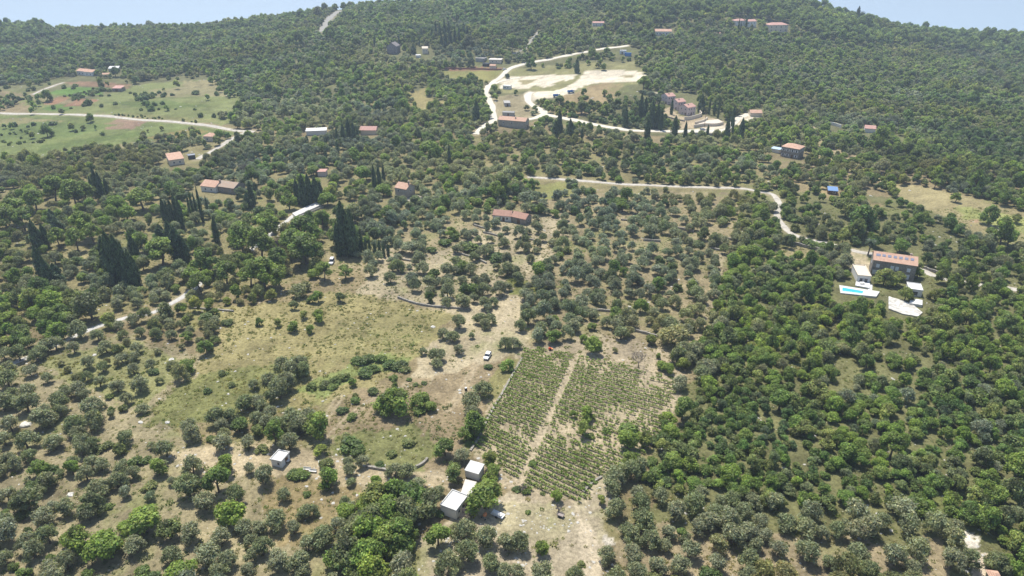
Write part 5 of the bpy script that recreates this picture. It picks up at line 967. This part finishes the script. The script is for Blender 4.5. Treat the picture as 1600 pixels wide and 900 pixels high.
# ------------------------------------------------------------------ place everything that grows
mask = np.zeros((1100, 1800), bool)             # offset 100
yy, xx = np.mgrid[0:1100, 0:1800]
for (x0, y0, x1, y1) in KEEP: mask[y0 + 100:y1 + 101, x0 + 100:x1 + 101] = True
def mask_line(pts, hw):
    for (ax, ay), (bx, by) in zip(pts[:-1], pts[1:]):
        n = int(max(abs(bx - ax), abs(by - ay)) * 1.5) + 2
        for t in np.linspace(0, 1, n):
            x = ax + (bx - ax) * t + 100; y = ay + (by - ay) * t + 100
            mask[max(0, int(y - hw)):max(0, int(y + hw + 1)), max(0, int(x - hw)):max(0, int(x + hw + 1))] = True
for k, hw in (('gravel_road_by_fields', 1), ('farm_lane', 1), ('gravel_road', 1.2), ('village_road', 1), ('hillside_road', 1.4), ('lower_road', 1), ('slope_track', 2), ('hill_track', 0), ('side_lane', .6), ('field_track', .5)): mask_line([q for q in ROADS[k][0] if not (k == 'gravel_road' and q[0] > 1470)], hw)
for p in ((150, 502, 6, 3), (195, 497, 9, 3), (243, 487, 7, 4), (283, 464, 9, 5), (105, 531, 9, 4), (55, 555, 9, 5), (10, 574, 6, 4)):
    mask[p[1] - p[3] + 100:p[1] + p[3] + 101, p[0] - p[2] + 100:p[0] + p[2] + 101] = True
def masked(px, py, rw, rh):
    n = 0
    for dx, dy in ((0, 0), (.6, 0), (-.6, 0), (0, .6), (0, -.6), (.45, .45), (-.45, .45), (.45, -.45), (-.45, -.45), (0, -.85), (.3, -.7), (-.3, -.7)):
        ix = (px + dx * rw + 100).astype(int).clip(0, 1799); iy = (py + dy * rh + 100).astype(int).clip(0, 1099); n = n + mask[iy, ix]
    return n >= 1
P = []                                           # kind, x, y, width, height factor, tag
GRID = {}
def gput(x, y, w): GRID.setdefault((int(x // 10), int(y // 10)), []).append((x, y, w))
def gfree(x, y, w, f=.40):
    a, b = int(x // 10), int(y // 10)
    for i in (a - 1, a, a + 1):
        for j in (b - 1, b, b + 1):
            for q in GRID.get((i, j), ()):
                if (q[0] - x) ** 2 + (q[1] - y) ** 2 < (f * (q[2] + w)) ** 2: return False
    return True
mx = np.array([m[1] for m in MAN]); mw = np.array([m[3] for m in MAN]); mk = np.array([MANK[m[0]][1] for m in MAN]); my = np.array([m[2] for m in MAN])
bx, by, bz = unproj(mx, my + mk * mw * (1 - .25 * (my < 250)))
_, _, dep = project(bx, by, bz)
for m, x, y, z, d in zip(MAN, bx, by, bz, dep):
    wd = min(m[3] * d / F * (1.2 if m[0] == 'q' and 700 < m[2] < 900 and 500 < m[1] < 700 else (1.25 if m[0] == 'p' else 1.0)), 14); k = MANK[m[0]][0]
    if wd > 7.3 and m[0] == 'o':
        for q in range(3):
            a_ = q * 2.09 + random.uniform(0, 1.2); w3 = wd * random.uniform(.52, .66); x3, y3 = x + math.cos(a_) * wd * .24, y + math.sin(a_) * wd * .27
            if mask[int(m[2] + 100), int(m[1] + 100)] and False: continue
            P.append([k, x3, y3, w3, random.uniform(.95, 1.25), 'o']); gput(x3, y3, w3)
        continue
    P.append([k, x, y, wd, random.uniform(.9, 1.12) * (.6 if m[0] == 's' else 1), m[0]]); gput(x, y, wd)
for (fx, fy, ty, wpx) in CYP:
    p = G(fx, fy); d = F / pscale(p)
    h = (fy - ty) * d / F / cp * .97
    h = min(h, 26)
    P.append(['cypress_tree', p.x, p.y, min(wpx * d / F * .80, 5.5), h / 14.0, 'c']); gput(p.x, p.y, wpx * d / F * .8)
polys = [z[0] for z in ZF]
def zone_at(px, py):
    z = np.zeros(px.shape, int)
    for i, p in enumerate(polys): z[inpoly(px, py, p)] = i
    for c in CLEAR: z[inpoly(px, py, c)] = -1
    return z
for zi, (poly, sp_, gap, kinds, wr) in enumerate(ZF):
    nx = np.arange(-1180.0, 1180, sp_); ny = np.arange(70.0, 1120, sp_ * .9)
    gx, gy = np.meshgrid(nx, ny); gx = gx.astype(float); gx[1::2] += sp_ / 2
    r = np.random.default_rng(100 + zi)
    gx = (gx + r.uniform(-.5, .5, gx.shape) * sp_).ravel(); gy = (gy + r.uniform(-.5, .5, gy.shape) * sp_).ravel()
    k = np.abs(gx) < gy * .80 + 45; gx = gx[k]; gy = gy[k]
    gz = Z(gx, gy); px, py, dp = project(gx, gy, gz)
    k = (px > -70) & (px < 1670) & (py > -45) & (py < 985); gx, gy, gz, px, py, dp = (q[k] for q in (gx, gy, gz, px, py, dp))
    k = zone_at(px + (fbm(gx / 9, gy / 9, 201) - .5) * 900 / dp * 9, py + (fbm(gx / 9, gy / 9, 231) - .5) * 900 / dp * 3) == zi; gx, gy, gz, px, py, dp = (q[k] for q in (gx, gy, gz, px, py, dp))
    nn = fbm(gx / 13, gy / 13, 300 + zi, 2) * .75 + r.random(gx.shape) * .25
    if len(nn) == 0: continue
    k = nn > np.quantile(nn, gap); gx, gy, gz, px, py, dp = (q[k] for q in (gx, gy, gz, px, py, dp))
    r2_ = r.random(gx.shape); big = fbm(gx / 25, gy / 25, 400, 2)
    wv = wr[0] + (wr[1] - wr[0]) * (r.random(gx.shape) ** 1.3 * .75 + big * .25)
    wv = wv * (np.where(r2_ < .1, 1.3, 1.0) if zi else np.where(r2_ < .035, 2.0, np.where(r2_ < .12, 1.4, 1.0)))
    names = list(kinds); pr = np.array([kinds[n] for n in names], float); pr /= pr.sum()
    # kinds come in drifts, not evenly mixed
    sel = (fbm(gx / 18, gy / 18, 500 + zi, 2) - .5) * 1.3 + .5; sel = (sel * .6 + r.random(gx.shape) * .4); sel = np.argsort(np.argsort(sel)) / len(sel)
    ki = np.searchsorted(np.cumsum(pr), sel).clip(0, len(names) - 1)
    hr = np.array([{'olive_tree': .40, 'oak_tree': .45, 'broadleaf_tree': .42, 'pine_tree': .55, 'shrub': .3}[n] for n in names])[ki]
    bad = masked(px, py - wv * F / dp * hr, wv * F / dp * .5, wv * F / dp * .46)
    rd = np.full(gx.shape, 1e9)
    for kk, l in RL.items(): rd = np.minimum(rd, seg_dist(gx, gy, l[::4] + [l[-1]]) - ROADS[kk][1] / 2)
    bad |= rd < (.6 if zi not in (9, 10) else -.6)
    for i in np.nonzero(~bad)[0]:
        if gfree(gx[i], gy[i], wv[i], .34 if sp_ > 4 else .27):
            P.append([names[ki[i]], gx[i], gy[i], wv[i], random.uniform(.75, 1.3) * (1.25 if random.random() < .12 else 1), 'f'])
            if zi == 0 and names[ki[i]] == PI: P[-1][3] *= random.uniform(1.1, 1.6)
            gput(gx[i], gy[i], wv[i] * .5)
    for i in np.nonzero(~bad)[0][:0]: pass
print('plants', len(P))
# visible size of each
KN = {}
for p in P:
    z = float(Z(p[1], p[2])); px, py, dp = project(p[1], p[2], z); W, H = NOMW[p[0]]
    hpx = (p[3] / W * H if p[0] != 'cypress_tree' else 14 * p[4]) * F / dp * .8
    p += [z, float(px), float(py) - hpx * .5, float(p[3] * F / dp), float(dp)]
    inf = -15 < p[7] < 1615 and -10 < p[8] < 912
    KN.setdefault(p[0], []).append((p[9] * (1 if inf else .01) * (3 if p[5] != 'f' else 1), p))

# things one can find in the photo, used to say where a plant stands
LMK = [('the white flat-roofed hut', 707, 785), ('the white lean-to beyond the hut', 738, 735), ('the small white olive shed', 436, 720), ('the white car on the dirt track', 761, 557), ('the lower end of the vineyard path', 812, 755), ('the upper end of the vineyard path', 898, 562),
 ('the bright green walnut beside the hut', 757, 770), ('the dense dark clump left of the hut', 600, 820), ('the tiller above the vineyard', 860, 545), ('the bare leafless tree above the vineyard', 998, 565), ('the hand cart in the gravel yard', 876, 805),
 ('the big round meadow tree', 620, 628), ('the lower edge of the dry meadow', 330, 640), ('the upper edge of the dry meadow', 560, 460), ('the parked white van', 519, 411), ('the swimming pool', 1335, 457), ('the long stone house with roof lights', 1395, 410), ('the palm tree', 1357, 385), ('the white rubble terrace', 1410, 482),
 ('the blue-roofed shed', 1300, 298), ('the square stone house with orange roof', 1237, 237), ('the bend in the gravel road', 1220, 345), ('the twin red-tiled cottages', 797, 341), ('the stone house with the tall chimney', 627, 302), ('the paved terrace of the villa', 478, 328), ('the long house with mixed roof tiles', 341, 295),
 ('the pale barn with orange roof', 282, 253), ('the small orange roof in the trees', 326, 215), ('the row of slender cypresses', 312, 322), ('the big cypress clump', 193, 405), ('the lone leaning cypress', 72, 415), ('the low white roof', 494, 207), ('the road-fork farmhouse', 800, 190),
 ('the three stepped pink houses', 1062, 162), ('the white quarry ground', 900, 130), ('the blue and white containers', 977, 82), ('the stone gable ruin', 617, 78), ('the white bungalow on the far slope', 1037, 50), ('the far villa among pines', 1215, 42), ('the scree slope on the hill', 512, 36), ('the farm with two orange roofs', 133, 112),
 ('the white gravel road by the fields', 230, 187), ('the three tall cypresses', 594, 280), ('the white stony path', 1522, 850), ('the bare right-slope patch', 1318, 590), ('the big right-slope tree', 1467, 508), ('the lone tan-field tree', 1544, 343), ('the lower left photo corner', 0, 900), ('the left photo edge', 0, 640),
 ('the right photo edge', 1600, 640), ('the bottom photo edge', 1150, 900), ('the low flat roofs by the village road', 762, 98), ('the paved path on the left', 150, 508), ('the yellow-green round bush', 1140, 742), ('the middle of the central olive grove', 1000, 430), ('the right end of the skyline', 1580, 50), ('the notch where the sea meets the right ridge', 1400, 45), ('the left end of the skyline', 20, 45), ('the top edge of the photo, middle', 800, 5), ('the upper rim of the central grove', 1040, 320), ('the tan field on the right', 1470, 315), ('the bare ground left of the central grove', 700, 480)]
LX = np.array([l[1] for l in LMK], float); LY = np.array([l[2] for l in LMK], float)
U_ = ['first', 'second', 'third', 'fourth', 'fifth', 'sixth', 'seventh', 'eighth', 'ninth']; ORD = ['nearest', 'second nearest', 'third nearest', 'fourth nearest', 'fifth nearest', 'sixth nearest', 'seventh nearest', 'eighth nearest', 'ninth nearest', 'tenth nearest', 'eleventh nearest', 'twelfth nearest'] + [q + ' nearest' for q in ('thirteenth', 'fourteenth', 'fifteenth', 'sixteenth', 'seventeenth', 'eighteenth', 'nineteenth', 'twentieth')] + [f'{t_}-{u_} nearest' for t_ in ('twenty', 'thirty', 'forty', 'fifty', 'sixty') for u_ in U_]
NICE = {'olive_tree': ('grey-green olive tree', 'olive tree', 'olive trees in the groves'), 'oak_tree': ('dark green bushy tree', 'tree', 'dark green bushy trees on the slopes'), 'broadleaf_tree': ('bright green leafy tree', 'tree', 'bright green leafy trees'),
        'pine_tree': ('pine tree with clumped crown', 'pine tree', 'pine trees'), 'cypress_tree': ('dark narrow cypress', 'cypress', 'cypress trees'), 'shrub': ('low green shrub', 'shrub', 'low shrubs')}
def where(px, py):
    d = (px - LX) ** 2 + ((py - LY) * 1.2) ** 2; i = int(np.argmin(d)); a = math.degrees(math.atan2(-(py - LY[i]), px - LX[i])) % 360
    w_ = ['to the right of', 'above and right of', 'above', 'above and left of', 'to the left of', 'below and left of', 'below', 'below and right of'][int((a + 22.5) // 45) % 8]
    return i, w_, math.sqrt(d[i])
PARTPX = 13.0
individual, rest = [], {}
for k, L in KN.items():
    L.sort(key=lambda q: -q[0])
    n = 0
    for s_, p in L:
        inf = -12 < p[7] < 1612 and -8 < p[8] < 910
        if n < 298 and inf: individual.append(p); n += 1
        else: rest.setdefault(k, []).append(p)
cells = {}
for p in individual:
    i, wd_, d = where(p[7], p[8]); cells.setdefault((p[0], i, wd_), []).append((d, p))
for (k, i, wd_), L in cells.items():
    L.sort(key=lambda q: q[0]); nm, cat, grp = NICE[k]
    for r_, (d, p) in enumerate(L):
        if r_ < len(ORD): lab = f'{ORD[r_]} {nm} {wd_} {LMK[i][0]}'
        else: lab = f'{nm} farther out {wd_} {LMK[i][0]}'
        for a_, b_ in ((' with clumped crown', ''), ('dark green bushy', 'dark green'), ('to the left of', 'left of'), ('to the right of', 'right of'), ('bright green leafy', 'bright green'), (', right of the middle', ''), (', halfway down', ''), ('grey-green ', ''), ('dark green ', ''), ('bright green ', 'bright '), ('the notch where the sea meets the right ridge', 'the right ridge notch'), ('the top edge of the photo, middle', 'the top photo edge'), ('the upper edge of', 'the top of'), ('the lower edge of', 'the foot of'), ('the lower end of', 'the foot of'), ('the upper end of', 'the top of'), ('dark narrow ', ''), ('low green ', ''), (' with the tall chimney', ' with tall chimney'), (' in the rough meadow', ''), (' the villa', ' villa')):
            if len(lab.replace('-', ' ').split()) > 16: lab = lab.replace(a_, b_)
        p.append((lab, cat, grp))
vi = 0
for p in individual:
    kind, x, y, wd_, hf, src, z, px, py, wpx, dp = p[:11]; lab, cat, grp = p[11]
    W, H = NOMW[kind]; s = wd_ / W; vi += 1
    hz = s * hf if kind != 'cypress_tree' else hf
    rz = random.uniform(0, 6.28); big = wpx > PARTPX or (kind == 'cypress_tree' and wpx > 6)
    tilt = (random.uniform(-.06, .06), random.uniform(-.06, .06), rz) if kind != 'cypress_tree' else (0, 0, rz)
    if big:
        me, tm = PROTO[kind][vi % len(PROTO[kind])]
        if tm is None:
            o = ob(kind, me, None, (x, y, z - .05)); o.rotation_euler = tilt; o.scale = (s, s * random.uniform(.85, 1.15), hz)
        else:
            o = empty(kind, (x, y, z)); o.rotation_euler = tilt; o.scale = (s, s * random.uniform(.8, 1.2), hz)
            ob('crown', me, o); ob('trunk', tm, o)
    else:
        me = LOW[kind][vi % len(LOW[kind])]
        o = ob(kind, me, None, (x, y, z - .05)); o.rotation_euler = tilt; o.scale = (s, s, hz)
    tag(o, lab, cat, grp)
print('individual plants', len(individual), {k: len(v) for k, v in rest.items()})
# ------------------------------------------------------------------ the uncountable rest: one object per kind, instanced on points
def instancer(name, protos, pts, idx, rot, scl, label, cat, mats=()):
    me = bpy.data.meshes.new(name); n = len(pts); me.vertices.add(n); me.vertices.foreach_set('co', np.asarray(pts, np.float32).ravel())
    a = me.attributes.new('vi', 'INT', 'POINT'); a.data.foreach_set('value', np.asarray(idx, np.int32))
    a = me.attributes.new('rot', 'FLOAT_VECTOR', 'POINT'); a.data.foreach_set('vector', np.asarray(rot, np.float32).ravel())
    a = me.attributes.new('scl', 'FLOAT_VECTOR', 'POINT'); a.data.foreach_set('vector', np.asarray(scl, np.float32).ravel())
    q = np.asarray(pts); d1 = (fbm(q[:, 0] / 34, q[:, 1] / 34, 801) - .5) * 1.1; d2 = (fbm(q[:, 0] / 50, q[:, 1] / 50, 811) - .5) * .9; dd = np.stack([d1 + d2 * .6, d1 + d2 * .15, d1 - d2], 1) * .8
    a = me.attributes.new('drift', 'FLOAT_VECTOR', 'POINT'); a.data.foreach_set('vector', dd.astype(np.float32).ravel())
    o = ob(name, me); tag(o, label, cat, None, 'stuff')
    ng = bpy.data.node_groups.new(name, 'GeometryNodeTree')
    ng.interface.new_socket('Geometry', in_out='INPUT', socket_type='NodeSocketGeometry'); ng.interface.new_socket('Geometry', in_out='OUTPUT', socket_type='NodeSocketGeometry')
    N = ng.nodes; L = ng.links; gi = N.new('NodeGroupInput'); go = N.new('NodeGroupOutput'); jn = N.new('GeometryNodeJoinGeometry')
    def attr(nm, ty):
        q = N.new('GeometryNodeInputNamedAttribute'); q.data_type = ty; q.inputs['Name'].default_value = nm
        return [s for s in q.outputs if s.enabled and s.name == 'Attribute'][0]
    av = attr('vi', 'INT'); ar = attr('rot', 'FLOAT_VECTOR'); as_ = attr('scl', 'FLOAT_VECTOR')
    for i, pm in enumerate(protos):
        po = bpy.data.objects.new(name + '_source', pm)          # data only, never linked into the scene
        oi = N.new('GeometryNodeObjectInfo'); oi.inputs['Object'].default_value = po; oi.inputs['As Instance'].default_value = True
        cmpn = N.new('FunctionNodeCompare'); cmpn.data_type = 'INT'; cmpn.operation = 'EQUAL'
        ii = [s for s in cmpn.inputs if s.enabled]
        L.new(av, ii[0]); ii[1].default_value = i
        ip = N.new('GeometryNodeInstanceOnPoints'); L.new(gi.outputs[0], ip.inputs['Points']); L.new(cmpn.outputs[0], ip.inputs['Selection'])
        L.new(oi.outputs['Geometry'], ip.inputs['Instance']); L.new(ar, ip.inputs['Rotation']); L.new(as_, ip.inputs['Scale'])
        L.new(ip.outputs[0], jn.inputs[0])
    L.new(jn.outputs[0], go.inputs[0])
    md = o.modifiers.new('scatter', 'NODES'); md.node_group = ng
    return o
STUFFL = {'olive_tree': ('olive_woodland', 'remaining grey-green olive trees massed across the valley floor and far groves', 'olive grove'), 'oak_tree': ('scrub_woodland', 'dense dark green scrub woodland covering the hill and the right slope', 'woodland'),
          'broadleaf_tree': ('leafy_woodland', 'brighter green trees scattered through the woodland', 'woodland'), 'pine_tree': ('pine_woodland', 'pine wood along the far ridge', 'pine wood'), 'shrub': ('shrubland', 'low green bushes scattered between the trees', 'undergrowth'), 'cypress_tree': ('cypress_wood', 'dark cypresses outside the picture', 'cypresses')}
for k, L in rest.items():
    if k == 'cypress_tree': continue
    hi = []
    for me, tm in PROTO[k]: hi.append(me)
    protos = hi + LOW[k]; pts, idx, rot, scl = [], [], [], []
    W, H = NOMW[k]
    for j, p in enumerate(L):
        s = p[3] / W; near = p[9] > 13
        idx.append((j % len(hi)) if near else len(hi) + j % len(LOW[k]))
        pts.append((p[1], p[2], p[6] - .1 * s)); rot.append((random.uniform(-.08, .08), random.uniform(-.08, .08), random.uniform(0, 6.28))); scl.append((s, s * random.uniform(.85, 1.15), s * p[4]))
    nm, lb, ct = STUFFL[k]; instancer(nm, protos, pts, idx, rot, scl, lb, ct)
# weeds and dry tufts on open ground
def tuft(r, n, hgt, wd):
    a = r.random(n) * 6.28; q = r.random(n) ** .5 * wd; c = np.stack([np.cos(a) * q, np.sin(a) * q, r.random(n) * hgt * .7], 1)
    u = np.stack([np.cos(a) * .6, np.sin(a) * .6, np.ones(n)], 1) + r.normal(size=(n, 3)) * .4; u /= np.linalg.norm(u, axis=1)[:, None]
    b = np.cross(u, r.normal(size=(n, 3))); b /= np.linalg.norm(b, axis=1)[:, None]; s = r.uniform(.6, 1.3, n)[:, None] * hgt * .5
    V = np.stack([c - u * s, c + b * s * .5, c + u * s, c - b * s * .5], 1).reshape(-1, 3)
    tv = (1 + r.normal(size=n) * .3).clip(.4, 1.7)
    return V, np.arange(n * 4).reshape(-1, 4), np.stack([tv] * 3, 1).repeat(4, 0)
TF = [mkmesh('tuft', *tuft(np.random.default_rng(i), 26, .38, .42)[:2], LM['weeds'], tint=tuft(np.random.default_rng(i), 26, .38, .42)[2]) for i in range(4)]
spw = 1.15
gx, gy = np.meshgrid(np.arange(-250, 250, spw), np.arange(75, 330, spw)); r = np.random.default_rng(5)
gx = (gx + r.uniform(-.7, .7, gx.shape)).ravel(); gy = (gy + r.uniform(-.7, .7, gy.shape)).ravel()
px, py, dp = project(gx, gy, Z(gx, gy)); k = (px > -20) & (px < 1620) & (py < 930); gx, gy, px, py = gx[k], gy[k], px[k], py[k]
dens = np.full(gx.shape, .5)
WEED = [(.95, [(230, 640), (300, 585), (400, 570), (480, 560), (450, 610), (360, 650), (250, 672), (215, 660)]), (.8, [(300, 478), (400, 478), (520, 455), (640, 478), (715, 488), (690, 520), (610, 590), (520, 620), (400, 660), (330, 640), (330, 560)]),
        (.85, [(500, 600), (690, 600), (720, 680), (690, 735), (520, 740), (490, 660)]), (.10, [(700, 465), (830, 465), (830, 540), (740, 640), (700, 640), (640, 590)]), (.08, [(650, 830), (790, 770), (930, 750), (960, 900), (960, 1000), (640, 1000)]),
        (.35, [(735, 690), (818, 545), (1060, 590), (1000, 720), (910, 795), (765, 725)]), (.08, [(280, 700), (470, 705), (700, 725), (700, 765), (400, 745)]), (.6, [(60, 560), (210, 530), (300, 570), (220, 640), (120, 600)]), (.9, [(690, 372), (760, 385), (830, 420), (825, 448), (740, 430), (680, 400)]), (.7, [(832, 290), (890, 282), (900, 300), (880, 325), (825, 318)])]
for d_, pl in WEED: dens[inpoly(px, py, pl)] = d_
rd = np.full(gx.shape, 1e9)
for kk, l in RL.items(): rd = np.minimum(rd, seg_dist(gx, gy, l[::4] + [l[-1]]) - ROADS[kk][1] / 2)
k = (r.random(gx.shape) < dens * np.clip(fbm(gx / 5, gy / 5, 600, 3) * 2.6 - .6, 0, 1)) & (rd > .2) & ~masked(px, py, 1.5 + 0 * px, 1.5 + 0 * px); gx, gy = gx[k], gy[k]
n = len(gx); s = r.uniform(.4, 1.2, n) * np.where(r.random(n) < .12, 1.9, 1)
instancer('weeds', TF, np.stack([gx, gy, Z(gx, gy) - .05], 1), r.integers(0, 4, n), np.stack([0 * gx, 0 * gx, r.uniform(0, 6.28, n)], 1), np.stack([s, s, s * .8], 1), 'weeds and dry grass tufts growing on the open ground', 'weeds')
print('tufts', n)
# loose limestone lying on open ground and along the hill
def stone(i):
    r = np.random.default_rng(900 + i); V, Fc = ico(); V = V * (1 + .22 * np.sin(V[:, [0]] * 3 + i) * np.cos(V[:, [1]] * 4 - i)) * r.uniform(.7, 1.2, 3) * np.array([1, 1, .6]) * .5
    return mkmesh('stone', V, Fc, ST)
ST = mat('limestone', (.52, .49, .43), .95, .1, .25, 2.5, .4)
r = np.random.default_rng(77); n = 26000
gy = 75 * (900 / 75) ** r.random(n); gx = r.uniform(-.95, .95, n) * gy; px, py, dp = project(gx, gy, Z(gx, gy))
cl = fbm(gx / 11, gy / 11, 950, 3) > .50
op = np.full(n, .25)
for d_, pl in ((1.3, CLEAR[-6]), (1.2, CLEAR[-7]), (1.6, CLEAR[-5]), (.8, CLEAR[-4]), (.15, CLEAR[-8])): op[inpoly(px, py, pl)] = d_
k = (px > -20) & (px < 1620) & (py > -20) & (py < 930) & cl & (r.random(n) < op) & ~masked(px, py, 1.5 + 0 * px, 1.5 + 0 * px) & ~inpoly(px, py, VP)
gx, gy = gx[k], gy[k]; n = len(gx); s = (r.uniform(.25, 1.0, n) ** 1.6) * (.75 + gy / 500)
instancer('loose_stones', [stone(i) for i in range(4)], np.stack([gx, gy, Z(gx, gy) - .05], 1), r.integers(0, 4, n), np.stack([0 * gx, 0 * gx, r.uniform(0, 6.28, n)], 1), np.stack([s, s, s * .8], 1), 'loose pale limestone pieces lying on the open ground', 'stones')
# a few heaps of rubble and prunings on the worked ground
print('stones', n)
# ------------------------------------------------------------------ air
hz = MB(); hz.box(-9500, 9500, -60, 9500, SEA_Z - 60, 135)
hm = bpy.data.materials.new('haze'); hm.use_nodes = True; t = hm.node_tree
for n in list(t.nodes):
    if n.type == 'BSDF_PRINCIPLED': t.nodes.remove(n)
pv = t.nodes.new('ShaderNodeVolumePrincipled'); pv.inputs['Density'].default_value = HAZE; pv.inputs['Color'].default_value = (.72, .84, 1.0, 1); pv.inputs['Anisotropy'].default_value = .2
t.links.new(pv.outputs[0], [n for n in t.nodes if n.type == 'OUTPUT_MATERIAL'][0].inputs['Volume'])
ho = hz.build('haze', hm); tag(ho, 'thin bluish summer haze over the far hill and sea', 'haze', None, 'stuff')
